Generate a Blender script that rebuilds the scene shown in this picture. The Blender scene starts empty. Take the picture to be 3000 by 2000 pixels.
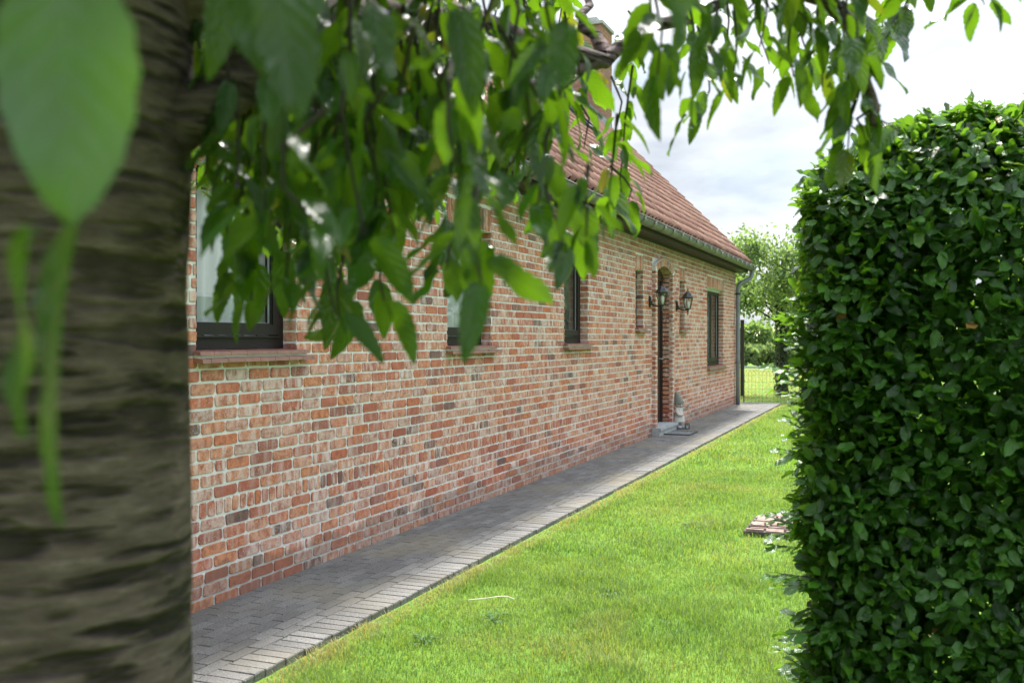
import bpy, math, random
import numpy as np
from mathutils import Vector, Matrix, Quaternion
from math import radians as R, sin, cos, pi, hypot
random.seed(7); rng = np.random.default_rng(7)
S = bpy.context.scene; COL = S.collection

# ------------------------------------------------------------------ camera, sky, sun, exposure
YAW = math.atan(1165/2917)
cd = bpy.data.cameras.new('camera'); cam = bpy.data.objects.new('camera', cd); COL.objects.link(cam); S.camera = cam
cd.sensor_width = 36; cd.lens = 35.0; cd.clip_start = .05; cd.clip_end = 2000
cam.location = (0, 0, 1.5); cam.rotation_euler = (R(90-.2553), 0, YAW)
cd.dof.use_dof = True; cd.dof.focus_distance = 7.0; cd.dof.aperture_fstop = 5.0

SUN = Vector((-.071, .569, .819)).normalized()
w = bpy.data.worlds.new('World'); S.world = w; w.use_nodes = True
nt = w.node_tree; N = nt.nodes; L = nt.links; N.clear()
out = N.new('ShaderNodeOutputWorld'); bg = N.new('ShaderNodeBackground'); bg.inputs[1].default_value = .1
sky = N.new('ShaderNodeTexSky'); sky.sky_type = 'NISHITA'; sky.sun_disc = False
sky.sun_elevation = math.asin(SUN.z); sky.sun_rotation = math.atan2(SUN.x, SUN.y); sky.dust_density = 2.0
tc = N.new('ShaderNodeTexCoord'); sp = N.new('ShaderNodeSeparateXYZ'); L.new(tc.outputs['Generated'], sp.inputs[0])
dz = N.new('ShaderNodeMath'); dz.operation = 'MAXIMUM'; L.new(sp.outputs[2], dz.inputs[0]); dz.inputs[1].default_value = 0
dd = N.new('ShaderNodeMath'); dd.operation = 'ADD'; L.new(dz.outputs[0], dd.inputs[0]); dd.inputs[1].default_value = .22
vd = N.new('ShaderNodeVectorMath'); vd.operation = 'DIVIDE'; L.new(tc.outputs['Generated'], vd.inputs[0])
cb = N.new('ShaderNodeCombineXYZ'); [L.new(dd.outputs[0], cb.inputs[i]) for i in range(3)]; L.new(cb.outputs[0], vd.inputs[1])
n1 = N.new('ShaderNodeTexNoise'); n1.inputs['Scale'].default_value = 1.15; n1.inputs['Detail'].default_value = 6; n1.inputs['Roughness'].default_value = .55
n1.inputs['Distortion'].default_value = .5; L.new(vd.outputs[0], n1.inputs['Vector'])
n2 = N.new('ShaderNodeTexNoise'); n2.inputs['Scale'].default_value = 2.1; n2.inputs['Detail'].default_value = 5; L.new(vd.outputs[0], n2.inputs['Vector'])
rp = N.new('ShaderNodeValToRGB'); rp.color_ramp.elements[0].position = .36; rp.color_ramp.elements[1].position = .58
rp.color_ramp.elements[0].color = (.78, .78, .78, 1); rp.color_ramp.elements[1].color = (1, 1, 1, 1); L.new(n1.outputs[0], rp.inputs[0])
rc = N.new('ShaderNodeValToRGB'); rc.color_ramp.elements[0].position = .35; rc.color_ramp.elements[1].position = .62
rc.color_ramp.elements[0].color = (2.1, 2.4, 2.8, 1); rc.color_ramp.elements[1].color = (3.9, 4.0, 4.15, 1); L.new(n2.outputs[0], rc.inputs[0])
mx = N.new('ShaderNodeMix'); mx.data_type = 'RGBA'; L.new(rp.outputs[0], mx.inputs[0]); L.new(sky.outputs[0], mx.inputs[6]); L.new(rc.outputs[0], mx.inputs[7])
zr_ = N.new('ShaderNodeMapRange'); L.new(sp.outputs[2], zr_.inputs[0]); zr_.inputs[1].default_value = .22; zr_.inputs[2].default_value = .75; zr_.inputs[3].default_value = 1.0; zr_.inputs[4].default_value = 3.2   # overcast sky, raised overhead beyond the frame to light the wall
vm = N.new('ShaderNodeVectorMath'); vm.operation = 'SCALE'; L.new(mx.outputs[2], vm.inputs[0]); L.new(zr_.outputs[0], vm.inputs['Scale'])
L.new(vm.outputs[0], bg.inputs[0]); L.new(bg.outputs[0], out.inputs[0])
sd = bpy.data.lights.new('sun', 'SUN'); sd.energy = 3.4; sd.angle = R(6.0); sd.color = (1, .955, .87)
so = bpy.data.objects.new('sun', sd); COL.objects.link(so); so.location = (0, 30, 40); so.rotation_euler = SUN.to_track_quat('Z', 'Y').to_euler()
S.view_settings.view_transform = 'Standard'; S.view_settings.look = 'None'; S.view_settings.gamma = 1; S.view_settings.exposure = 1.5
S.render.engine = 'CYCLES'; S.cycles.use_denoising = True; S.cycles.max_bounces = 10; S.cycles.transparent_max_bounces = 16
S.cycles.diffuse_bounces = 4; S.cycles.sample_clamp_indirect = 6

# ------------------------------------------------------------------ helpers
def tag(o, label=None, cat=None, group=None, kind=None):
    for k, v in (('label', label), ('category', cat), ('group', group), ('kind', kind)):
        if v: o[k] = v
    return o
def empty(name, loc, rz=0):
    o = bpy.data.objects.new(name, None); COL.objects.link(o); o.location = loc; o.rotation_euler = (0, 0, rz); return o
def link(name, me, parent=None):
    o = bpy.data.objects.new(name, me); COL.objects.link(o)
    if parent: o.parent = parent
    return o
class MB:
    """collects vertices and faces of one mesh; an optional colour per vertex"""
    def __init__(s): s.v = []; s.f = []; s.c = []; s.mi = []
    def add(s, vs, fs, col=None, mi=0):
        b = len(s.v); s.v += [tuple(p) for p in vs]; s.f += [tuple(i+b for i in f) for f in fs]
        s.c += [col or (0, 0, 0, 1)]*len(vs); s.mi += [mi]*len(fs); return s
    def box(s, a, b, col=None, mi=0, M=None):
        x0, y0, z0 = a; x1, y1, z1 = b
        vs = [Vector(p) for p in ((x0,y0,z0),(x1,y0,z0),(x1,y1,z0),(x0,y1,z0),(x0,y0,z1),(x1,y0,z1),(x1,y1,z1),(x0,y1,z1))]
        if M: vs = [M @ p for p in vs]
        return s.add(vs, [(0,3,2,1),(4,5,6,7),(0,1,5,4),(1,2,6,5),(2,3,7,6),(3,0,4,7)], col, mi)
    def tube(s, pts, rad, n=8, cap=True, col=None, mi=0):
        pts = [Vector(p) for p in pts]; rr = rad if isinstance(rad, (list, tuple)) else [rad]*len(pts)
        vs = []; fs = []; u = None
        for i, p in enumerate(pts):
            t = (pts[min(i+1, len(pts)-1)]-pts[max(i-1, 0)]).normalized()
            if u is None: u = t.orthogonal().normalized()
            else: u = (u-t*u.dot(t)).normalized()
            v = t.cross(u)
            for k in range(n):
                a = 2*pi*k/n; vs.append(p+(u*cos(a)+v*sin(a))*rr[i])
        for i in range(len(pts)-1):
            for k in range(n):
                fs.append((i*n+k, i*n+(k+1) % n, (i+1)*n+(k+1) % n, (i+1)*n+k))
        if cap: fs += [tuple(range(n-1, -1, -1)), tuple(range((len(pts)-1)*n, len(pts)*n))]
        return s.add(vs, fs, col, mi)
    def lathe(s, prof, n=24, c=(0,0,0), M=None, col=None, sx=1, sy=1):
        vs = []; fs = []
        for r, z in prof:
            for k in range(n):
                a = 2*pi*(k+.5)/n; p = Vector((c[0]+r*cos(a)*sx, c[1]+r*sin(a)*sy, c[2]+z)); vs.append(M @ p if M else p)
        for i in range(len(prof)-1):
            for k in range(n): fs.append((i*n+k, i*n+(k+1) % n, (i+1)*n+(k+1) % n, (i+1)*n+k))
        fs += [tuple(range(n-1, -1, -1)), tuple(range((len(prof)-1)*n, len(prof)*n))]
        return s.add(vs, fs, col)
    def ball(s, c, r, n=14, m=9, sc=(1,1,1), M=None):
        vs = []; fs = []
        for j in range(m+1):
            t = pi*j/m
            for k in range(n):
                a = 2*pi*k/n; p = Vector((c[0]+r*sc[0]*sin(t)*cos(a), c[1]+r*sc[1]*sin(t)*sin(a), c[2]+r*sc[2]*cos(t))); vs.append(M @ p if M else p)
        for j in range(m):
            for k in range(n): fs.append((j*n+k, (j+1)*n+k, (j+1)*n+(k+1) % n, j*n+(k+1) % n))
        return s.add(vs, fs)
    def build(s, name, mats, parent=None, smooth=False, attr=None):
        me = bpy.data.meshes.new(name); me.from_pydata(s.v, [], s.f)
        for m in (mats if isinstance(mats, (list, tuple)) else [mats]): me.materials.append(m)
        if any(s.mi): me.polygons.foreach_set('material_index', s.mi)
        if attr:
            a = me.color_attributes.new(attr, 'FLOAT_COLOR', 'POINT'); a.data.foreach_set('color', np.array(s.c, dtype=np.float32).ravel())
        me.update()
        if smooth: me.shade_smooth()
        return link(name, me, parent)
def np_mesh(name, V, F, mat, parent=None, col=None, attr='lf', smooth=True):
    """V (n,3), F (m,k) numpy arrays -> one object"""
    me = bpy.data.meshes.new(name); k = F.shape[1]
    me.vertices.add(len(V)); me.vertices.foreach_set('co', np.ascontiguousarray(V, dtype=np.float32).ravel())
    me.loops.add(F.size); me.loops.foreach_set('vertex_index', F.astype(np.int32).ravel())
    me.polygons.add(len(F)); me.polygons.foreach_set('loop_start', np.arange(0, F.size, k, dtype=np.int32))
    me.update(calc_edges=True); me.materials.append(mat)
    if col is not None:
        a = me.color_attributes.new(attr, 'FLOAT_COLOR', 'POINT'); a.data.foreach_set('color', np.ascontiguousarray(col, dtype=np.float32).ravel())
    if smooth: me.shade_smooth()
    me.validate(); return link(name, me, parent)
def vnoise(P, seed=0):
    """value noise in [0,1] at points P (n,3)"""
    P = np.asarray(P, dtype=np.float64); i = np.floor(P).astype(np.int64); f = P-i; f = f*f*(3-2*f)
    def h(a, b, c):
        n = (a*374761393+b*668265263+c*2147483647+seed*974711) & 0xffffffff
        n = ((n ^ (n >> 13))*1274126177) & 0xffffffff; n ^= n >> 16
        return (n & 0xffff)/65535.
    r = 0
    for dx in (0, 1):
        for dy in (0, 1):
            for dz_ in (0, 1):
                wgt = (f[:,0] if dx else 1-f[:,0])*(f[:,1] if dy else 1-f[:,1])*(f[:,2] if dz_ else 1-f[:,2])
                r = r+wgt*h(i[:,0]+dx, i[:,1]+dy, i[:,2]+dz_)
    return r
K = 3000/2352
def at(X, Y, d):
    """world point seen at overview coordinates X, Y at depth d along the view axis"""
    u = (X*K-1500)/2917*d; z = 1.5-(Y*K-987)/2917*d
    return Vector((-sin(YAW)*d+cos(YAW)*u, cos(YAW)*d+sin(YAW)*u, z))

# ------------------------------------------------------------------ materials
def mat(name):
    m = bpy.data.materials.new(name); m.use_nodes = True; return m, m.node_tree.nodes, m.node_tree.links, m.node_tree.nodes['Principled BSDF']
def noise(n, l, scale, detail=4, vec=None, rough=.5, stretch=None):
    t = n.new('ShaderNodeTexNoise'); t.inputs['Scale'].default_value = scale; t.inputs['Detail'].default_value = detail; t.inputs['Roughness'].default_value = rough
    if vec is None:
        c = n.new('ShaderNodeTexCoord'); vec = c.outputs['Object']
    if stretch:
        mp = n.new('ShaderNodeMapping'); mp.inputs['Scale'].default_value = stretch; l.new(vec, mp.inputs[0]); vec = mp.outputs[0]
    l.new(vec, t.inputs['Vector']); return t
def ramp(n, l, src, stops, interp='LINEAR'):
    r = n.new('ShaderNodeValToRGB'); e = r.color_ramp; e.interpolation = interp
    while len(e.elements) < len(stops): e.elements.new(.5)
    for el, (p, c) in zip(e.elements, stops):
        el.position = p; el.color = (c, c, c, 1) if not hasattr(c, '__len__') else (*c, 1)
    l.new(src, r.inputs[0]); return r
def mixc(n, l, fac, a, b, mode='MIX'):
    m = n.new('ShaderNodeMix'); m.data_type = 'RGBA'; m.blend_type = mode
    for i, v in ((0, fac), (6, a), (7, b)):
        if isinstance(v, bpy.types.NodeSocket): l.new(v, m.inputs[i])
        else: m.inputs[i].default_value = v if i == 0 else (*v, 1)
    return m.outputs[2]
def math_(n, l, op, a, b=None, clamp=False):
    m = n.new('ShaderNodeMath'); m.operation = op; m.use_clamp = clamp
    for i, v in ((0, a), (1, b)):
        if v is None: continue
        if isinstance(v, bpy.types.NodeSocket): l.new(v, m.inputs[i])
        else: m.inputs[i].default_value = v
    return m.outputs[0]
def bump(n, l, p, h, strength=.4, dist=.01):
    b = n.new('ShaderNodeBump'); b.inputs['Strength'].default_value = strength; b.inputs['Distance'].default_value = dist
    l.new(h, b.inputs['Height']); l.new(b.outputs[0], p.inputs['Normal'])
def simple(name, c, rough=.6, metal=0, var=.25, scale=8, bmp=0, spec=.5, stretch=None, bdist=.004):
    m, n, l, p = mat(name); t = noise(n, l, scale, 6, stretch=stretch)
    r = ramp(n, l, t.outputs[0], [(.3, [x*(1-var) for x in c]), (.7, [min(1, x*(1+var)) for x in c])])
    l.new(r.outputs[0], p.inputs['Base Color']); p.inputs['Roughness'].default_value = rough; p.inputs['Metallic'].default_value = metal
    p.inputs['Specular IOR Level'].default_value = spec
    if bmp: bump(n, l, p, t.outputs[0], bmp, bdist)
    return m
def attr_node(n, name):
    a = n.new('ShaderNodeAttribute'); a.attribute_name = name; return a

def make_brick_mat(name, dull=0.0):
    m, n, l, p = mat(name); a = attr_node(n, 'bk'); s = n.new('ShaderNodeSeparateColor'); l.new(a.outputs['Color'], s.inputs[0])
    tone, white, seed = s.outputs
    tex = n.new('ShaderNodeTexCoord'); cmb = n.new('ShaderNodeCombineXYZ'); l.new(math_(n, l, 'MULTIPLY', seed, 37.), cmb.inputs[0])
    vec = n.new('ShaderNodeVectorMath'); vec.operation = 'ADD'; l.new(tex.outputs['Object'], vec.inputs[0]); l.new(cmb.outputs[0], vec.inputs[1]); V = vec.outputs[0]
    base = ramp(n, l, tone, [(0, (.10, .085, .08)), (.022, (.14, .11, .10)), (.035, (.27, .115, .09)), (.15, (.41, .125, .08)), (.38, (.54, .18, .095)),
                             (.62, (.60, .255, .13)), (.80, (.58, .30, .21)), (.95, (.57, .37, .30)), (1, (.47, .36, .31))])
    blotch = noise(n, l, 26, 6, V, .68, (1, 1, 1))
    c1 = mixc(n, l, ramp(n, l, blotch.outputs[0], [(.42, 0), (.62, .85)]).outputs[0], base.outputs[0], (.30, .10, .065))
    stre = noise(n, l, 1, 4, V, .5, (20, 21, 6))
    wf = math_(n, l, 'MULTIPLY', ramp(n, l, stre.outputs[0], [(.44, 0), (.64, .95)]).outputs[0], white)
    c2 = mixc(n, l, wf, c1, (.66, .53, .48))
    spk = noise(n, l, 90, 3, V, .6)
    wf2 = math_(n, l, 'MULTIPLY', ramp(n, l, spk.outputs[0], [(.55, 0), (.66, .7)]).outputs[0], white)
    c3 = mixc(n, l, wf2, c2, (.62, .56, .5))
    pit = ramp(n, l, noise(n, l, 150, 3, V, .7).outputs[0], [(.33, .5), (.42, 1)])
    c4 = mixc(n, l, 1.0, c3, pit.outputs[0], 'MULTIPLY')
    # algae and grime in patches high on the wall and at its foot
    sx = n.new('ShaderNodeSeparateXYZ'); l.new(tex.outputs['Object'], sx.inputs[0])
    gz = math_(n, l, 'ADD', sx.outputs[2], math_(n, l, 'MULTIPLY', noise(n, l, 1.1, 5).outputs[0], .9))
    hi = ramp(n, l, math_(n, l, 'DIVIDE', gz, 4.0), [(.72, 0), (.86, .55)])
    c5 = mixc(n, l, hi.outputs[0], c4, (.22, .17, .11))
    lo = ramp(n, l, math_(n, l, 'ADD', sx.outputs[2], math_(n, l, 'MULTIPLY', noise(n, l, 2.3, 5).outputs[0], -.35)), [(0, .35), (.012, .0)])
    c6 = mixc(n, l, lo.outputs[0], c5, (.11, .1, .075))
    l.new(c6, p.inputs['Base Color']); p.inputs['Roughness'].default_value = .88; p.inputs['Specular IOR Level'].default_value = .25
    bump(n, l, p, math_(n, l, 'ADD', blotch.outputs[0], math_(n, l, 'MULTIPLY', spk.outputs[0], .35)), .7, .006)
    return m
M_BRICK = make_brick_mat('brick')
def make_mortar():
    m, n, l, p = mat('mortar'); t = noise(n, l, 60, 6, rough=.7); g = noise(n, l, 1.1, 5)
    r = ramp(n, l, t.outputs[0], [(.3, (.62, .62, .605)), (.7, (.75, .75, .735))])
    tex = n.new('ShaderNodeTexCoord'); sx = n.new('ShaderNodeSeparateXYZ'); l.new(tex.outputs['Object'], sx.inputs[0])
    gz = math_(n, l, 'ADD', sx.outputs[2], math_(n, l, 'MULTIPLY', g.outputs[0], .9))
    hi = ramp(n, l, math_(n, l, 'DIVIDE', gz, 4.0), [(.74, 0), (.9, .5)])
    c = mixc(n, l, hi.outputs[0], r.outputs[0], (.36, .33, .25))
    lo = ramp(n, l, math_(n, l, 'ADD', sx.outputs[2], math_(n, l, 'MULTIPLY', noise(n, l, 2.3, 5).outputs[0], -.3)), [(0, .4), (.012, 0)])
    c = mixc(n, l, lo.outputs[0], c, (.14, .13, .1))
    l.new(c, p.inputs['Base Color']); p.inputs['Roughness'].default_value = .95; p.inputs['Specular IOR Level'].default_value = .15
    bump(n, l, p, t.outputs[0], .5, .004); return m
M_MORTAR = make_mortar()
def make_tile(name, stops, attr='tl'):
    m, n, l, p = mat(name); a = attr_node(n, attr); s = n.new('ShaderNodeSeparateColor'); l.new(a.outputs['Color'], s.inputs[0])
    r = ramp(n, l, s.outputs[0], stops); t = noise(n, l, 22, 6, rough=.65); g = noise(n, l, 1.3, 5)
    c = mixc(n, l, ramp(n, l, t.outputs[0], [(.42, 0), (.75, .45)]).outputs[0], r.outputs[0], (.20, .13, .105))
    c = mixc(n, l, ramp(n, l, g.outputs[0], [(.5, 0), (.75, .35)]).outputs[0], c, (.20, .15, .10))
    l.new(c, p.inputs['Base Color']); p.inputs['Roughness'].default_value = .8; p.inputs['Specular IOR Level'].default_value = .3
    bump(n, l, p, t.outputs[0], .35, .004); return m
M_TILE = make_tile('clay_tile', [(0, (.21, .105, .08)), (.5, (.31, .16, .118)), (1, (.40, .23, .175))])
M_ZINC = simple('zinc', (.135, .125, .14), .5, 0, .3, 5)
M_PIPE = simple('grey_pipe', (.19, .205, .235), .45, .1, .2, 7)
M_ZINCL = simple('pale_zinc', (.42, .45, .47), .4, .6, .15, 9)
M_SOFFIT = simple('brown_board', (.026, .015, .011), .55, 0, .3, 6, stretch=(8, .6, 8))
M_WOOD = simple('dark_frame_wood', (.012, .009, .008), .5, 0, .3, 9, .15, .3, stretch=(12, 12, 1.2))
M_SILL = simple('sill_tile', (.25, .115, .085), .42, 0, .22, 16, .1)
M_BLACK = simple('black_metal', (.018, .02, .024), .42, .2, .3, 20)
M_LAMP = simple('lamp_metal', (.04, .043, .045), .38, .5, .45, 26)
M_LEAD = simple('lead_flashing', (.25, .27, .29), .55, .4, .25, 6, .2)
M_STONE = simple('bluestone', (.34, .355, .36), .7, 0, .16, 14, .2)
M_ALU = simple('pale_shutter', (.6, .61, .6), .5, 0, .08, 6)
M_DOOR = simple('door_wood', (.028, .017, .013), .42, 0, .3, 8, .1, stretch=(10, 10, 1))
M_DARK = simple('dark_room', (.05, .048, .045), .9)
M_CURT = None
def make_glass(name, tint, fres=1.0):
    m, n, l, p = mat(name); n.remove(p); o = n['Material Output']; t = n.new('ShaderNodeBsdfTransparent'); t.inputs[0].default_value = (*tint, 1)
    g = n.new('ShaderNodeBsdfGlossy'); g.inputs['Roughness'].default_value = .0; f = n.new('ShaderNodeFresnel'); ge = n.new('ShaderNodeNewGeometry'); l.new(math_(n, l, 'SUBTRACT', 1.5, math_(n, l, 'MULTIPLY', ge.outputs['Backfacing'], 1.5-1/1.5)), f.inputs[0])
    mm = n.new('ShaderNodeMixShader'); l.new(math_(n, l, 'MULTIPLY', f.outputs[0], fres, True), mm.inputs[0]); l.new(t.outputs[0], mm.inputs[1]); l.new(g.outputs[0], mm.inputs[2])
    l.new(mm.outputs[0], o.inputs[0]); return m
M_GLASS = make_glass('window_glass', (.95, .965, .96), 1.0)
M_LGLASS = make_glass('lamp_glass', (.92, .94, .94), 1.0)
def make_curtain():
    m, n, l, p = mat('sheer_curtain'); o = n['Material Output']; p.inputs['Base Color'].default_value = (.82, .84, .85, 1); p.inputs['Roughness'].default_value = .9
    t = n.new('ShaderNodeBsdfTranslucent'); t.inputs[0].default_value = (.8, .83, .85, 1); mm = n.new('ShaderNodeMixShader'); mm.inputs[0].default_value = .35
    l.new(p.outputs[0], mm.inputs[1]); l.new(t.outputs[0], mm.inputs[2]); l.new(mm.outputs[0], o.inputs[0]); return m
M_CURT = make_curtain()
def make_leaf(name, dark, light, trans, tfac=.42, rough=.36, veins=True, spec=.5, vs=.3):
    m, n, l, p = mat(name); o = n['Material Output']; a = attr_node(n, 'lf'); s = n.new('ShaderNodeSeparateColor'); l.new(a.outputs['Color'], s.inputs[0])
    tone, U, Vv = s.outputs
    base = ramp(n, l, tone, [(0, dark), (.86, light), (.93, [light[0]*1.5, light[1]*1.25, light[2]]), (.965, (.34, .26, .03)), (1, (.30, .16, .05))]).outputs[0]
    tr = ramp(n, l, tone, [(0, [x*.75 for x in trans]), (.9, trans), (.965, (.55, .40, .03)), (1, (.42, .2, .05))]).outputs[0]
    if veins:
        au = math_(n, l, 'ABSOLUTE', math_(n, l, 'SUBTRACT', U, .5))
        mid = ramp(n, l, au, [(0, 1), (.035, 0)]).outputs[0]
        wv = math_(n, l, 'SINE', math_(n, l, 'MULTIPLY', math_(n, l, 'SUBTRACT', Vv, math_(n, l, 'MULTIPLY', au, .55)), 44.))
        vein = ramp(n, l, wv, [(.86, 0), (1, .4)]).outputs[0]
        vv = math_(n, l, 'MAXIMUM', mid, vein)
        base = mixc(n, l, math_(n, l, 'MULTIPLY', vv, vs), base, [x*2.2 for x in light])
        bump(n, l, p, math_(n, l, 'ADD', math_(n, l, 'MULTIPLY', wv, .5), math_(n, l, 'MULTIPLY', mid, -1)), vs*1.1, .0025)
    nz = noise(n, l, 30, 3)
    base = mixc(n, l, 1.0, base, ramp(n, l, nz.outputs[0], [(.3, .75), (.7, 1.15)]).outputs[0], 'MULTIPLY')
    l.new(base, p.inputs['Base Color']); p.inputs['Roughness'].default_value = rough; p.inputs['Specular IOR Level'].default_value = spec
    t = n.new('ShaderNodeBsdfTranslucent'); l.new(tr, t.inputs[0]); mm = n.new('ShaderNodeMixShader'); mm.inputs[0].default_value = tfac
    l.new(p.outputs[0], mm.inputs[1]); l.new(t.outputs[0], mm.inputs[2]); l.new(mm.outputs[0], o.inputs[0]); return m
M_CHERRY = make_leaf('cherry_leaf', (.007, .024, .008), (.020, .056, .012), (.27, .56, .012), .29, .22, True, .6, .45)
M_NEAR = make_leaf('near_leaf', (.02, .055, .02), (.05, .12, .04), (.22, .45, .05), .30, .34, True, .8, .13)
M_HEDGE = make_leaf('hedge_leaf', (.004, .018, .005), (.052, .145, .020), (.27, .56, .03), .30, .36, True, .4)
M_BGLEAF = make_leaf('tree_leaf', (.07, .12, .045), (.13, .20, .075), (.34, .52, .10), .42, .5, False)
M_IVY = make_leaf('ivy_leaf', (.012, .025, .01), (.03, .055, .015), (.06, .12, .02), .2, .45, False)
M_MEADOW = make_leaf('meadow_leaf', (.08, .13, .045), (.15, .21, .08), (.3, .42, .12), .4, .6, False)
M_TWIG = simple('twig_bark', (.035, .026, .02), .85, 0, .35, 30, .3)
def make_bark():
    m, n, l, p = mat('cherry_bark'); v = noise(n, l, 1, 6, None, .65, (16, 16, 80)); f = noise(n, l, 55, 5, rough=.7)
    b1 = noise(n, l, 1, 3, None, .5, (8, 8, 62)); b2 = noise(n, l, 1, 3, None, .5, (5, 5, 27)); br_ = noise(n, l, 1, 3, None, .5, (6, 6, 9))
    ring = math_(n, l, 'MAXIMUM', ramp(n, l, b1.outputs[0], [(.36, 1), (.47, 0)]).outputs[0], ramp(n, l, b2.outputs[0], [(.37, .9), (.45, 0)]).outputs[0])
    ring = math_(n, l, 'MULTIPLY', ring, ramp(n, l, br_.outputs[0], [(.36, .35), (.56, 1)]).outputs[0])
    c = ramp(n, l, v.outputs[0], [(.30, (.058, .04, .039)), (.46, (.112, .078, .077)), (.6, (.162, .115, .114)), (.74, (.27, .205, .205))]).outputs[0]
    c = mixc(n, l, ring, c, (.02, .015, .013))
    g = noise(n, l, 3.5, 5); c = mixc(n, l, ramp(n, l, g.outputs[0], [(.58, 0), (.78, .25)]).outputs[0], c, (.11, .1, .08))
    l.new(c, p.inputs['Base Color']); p.inputs['Roughness'].default_value = .85; p.inputs['Specular IOR Level'].default_value = .25
    bump(n, l, p, math_(n, l, 'ADD', math_(n, l, 'MULTIPLY', ring, -1.2), math_(n, l, 'ADD', math_(n, l, 'MULTIPLY', v.outputs[0], .6), math_(n, l, 'MULTIPLY', f.outputs[0], .3))), .9, .02); return m
M_BARK = make_bark()
def make_paver():
    m, n, l, p = mat('concrete_paver'); a = attr_node(n, 'pv'); s = n.new('ShaderNodeSeparateColor'); l.new(a.outputs['Color'], s.inputs[0])
    r = ramp(n, l, s.outputs[0], [(0, (.125, .122, .116)), (1, (.185, .181, .173))]); sp_ = noise(n, l, 105, 3, rough=.8)
    c = mixc(n, l, 1.0, r.outputs[0], ramp(n, l, sp_.outputs[0], [(.33, .35), (.47, .9), (.6, 1.2), (.72, 2.2)]).outputs[0], 'MULTIPLY')
    d = noise(n, l, 2.6, 6, rough=.6); c = mixc(n, l, ramp(n, l, d.outputs[0], [(.46, 0), (.66, .62)]).outputs[0], c, (.085, .08, .075))
    e = noise(n, l, 1.3, 5); c = mixc(n, l, ramp(n, l, e.outputs[0], [(.48, 0), (.66, .5)]).outputs[0], c, (.22, .195, .14))
    c = mixc(n, l, math_(n, l, 'MULTIPLY', s.outputs[1], .12), c, mixc(n, l, 1.0, c, (1.5, 1.5, 1.5), 'MULTIPLY'))
    l.new(c, p.inputs['Base Color']); p.inputs['Roughness'].default_value = .85; p.inputs['Specular IOR Level'].default_value = .3
    bump(n, l, p, sp_.outputs[0], .6, .004); return m
M_PAVER = make_paver()
M_JOINT = simple('joint_sand', (.06, .056, .045), .95, 0, .4, 40, .3)
def make_grass():
    m, n, l, p = mat('grass_blade'); o = n['Material Output']; a = attr_node(n, 'lf'); s = n.new('ShaderNodeSeparateColor'); l.new(a.outputs['Color'], s.inputs[0])
    g = noise(n, l, 1.4, 5); tone = math_(n, l, 'ADD', math_(n, l, 'MULTIPLY', s.outputs[0], .6), math_(n, l, 'SUBTRACT', g.outputs[0], .3))
    c = ramp(n, l, tone, [(0, (.085, .18, .035)), (.5, (.165, .265, .055)), (1, (.26, .33, .10))]).outputs[0]
    c = mixc(n, l, s.outputs[1], c, (.36, .30, .15)); c2 = mixc(n, l, 1.0, c, (1.7, 1.55, .8), 'MULTIPLY')
    l.new(c, p.inputs['Base Color']); p.inputs['Roughness'].default_value = .5; p.inputs['Specular IOR Level'].default_value = .35
    t = n.new('ShaderNodeBsdfTranslucent'); l.new(c2, t.inputs[0]); mm = n.new('ShaderNodeMixShader'); mm.inputs[0].default_value = .42
    l.new(p.outputs[0], mm.inputs[1]); l.new(t.outputs[0], mm.inputs[2]); l.new(mm.outputs[0], o.inputs[0]); return m
M_GRASS = make_grass()
def make_ground():
    m, n, l, p = mat('turf_ground'); t = noise(n, l, 1.2, 6, rough=.6); f = noise(n, l, 45, 5, rough=.7)
    c = ramp(n, l, t.outputs[0], [(.3, (.10, .22, .03)), (.7, (.16, .26, .045))]).outputs[0]
    c = mixc(n, l, 1.0, c, ramp(n, l, f.outputs[0], [(.3, .6), (.7, 1.25)]).outputs[0], 'MULTIPLY')
    l.new(c, p.inputs['Base Color']); p.inputs['Roughness'].default_value = .95; p.inputs['Specular IOR Level'].default_value = .1
    bump(n, l, p, f.outputs[0], .5, .02); return m
M_GROUND = make_ground()

# ------------------------------------------------------------------ the setting: ground and path
GZ = -.035
g = MB(); g.add([(-600, -200, GZ), (600, -200, GZ), (600, 900, GZ), (-600, 900, GZ)], [(0, 1, 2, 3)]); tag(g.build('ground', M_GROUND), kind='structure')
W = 3.63                     # the wall face stands at x = -W
PE = -2.70                   # outer edge of the path
Y0, Y1 = -2.0, 22.6          # the two ends of the side wall
pth = MB(); prn = random.Random(3)
def paver(x0, x1, y0, y1, edge):
    gp = .0024; z = prn.uniform(-.0015, .0015); tl = prn.uniform(-.003, .003); b = .003
    x0 += gp; x1 -= gp; y0 += gp; y1 -= gp
    zz = lambda x, y: z+tl*.5*(x-x0)/(x1-x0)
    o = [(x0, y0), (x1, y0), (x1, y1), (x0, y1)]; i_ = [(x0+b, y0+b), (x1-b, y0+b), (x1-b, y1-b), (x0+b, y1-b)]
    vs = [(x, y, -.07) for x, y in o]+[(x, y, zz(x, y)-.006) for x, y in o]+[(x, y, zz(x, y)) for x, y in i_]
    fs = [(0,1,5,4),(1,2,6,5),(2,3,7,6),(3,0,4,7),(4,5,9,8),(5,6,10,9),(6,7,11,10),(7,4,8,11),(8,9,10,11)]
    pth.add(vs, fs, (prn.random(), edge, 0, 1), 0)
y = Y0
while y < 23.3:
    dx = prn.uniform(-.004, .004); paver(PE-.205+dx, PE+dx, y, y+.08, 1.0); y += .08
x = PE-.205; k = 0
while x > -W+.02:
    xa = max(x-.08, -W+.004)
    y = Y0-(.1 if k % 2 else 0)+.013*k
    while y < 23.3:
        paver(xa, x, y, y+.2, 0.0); y += .2
    x -= .08; k += 1
x = -W
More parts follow.
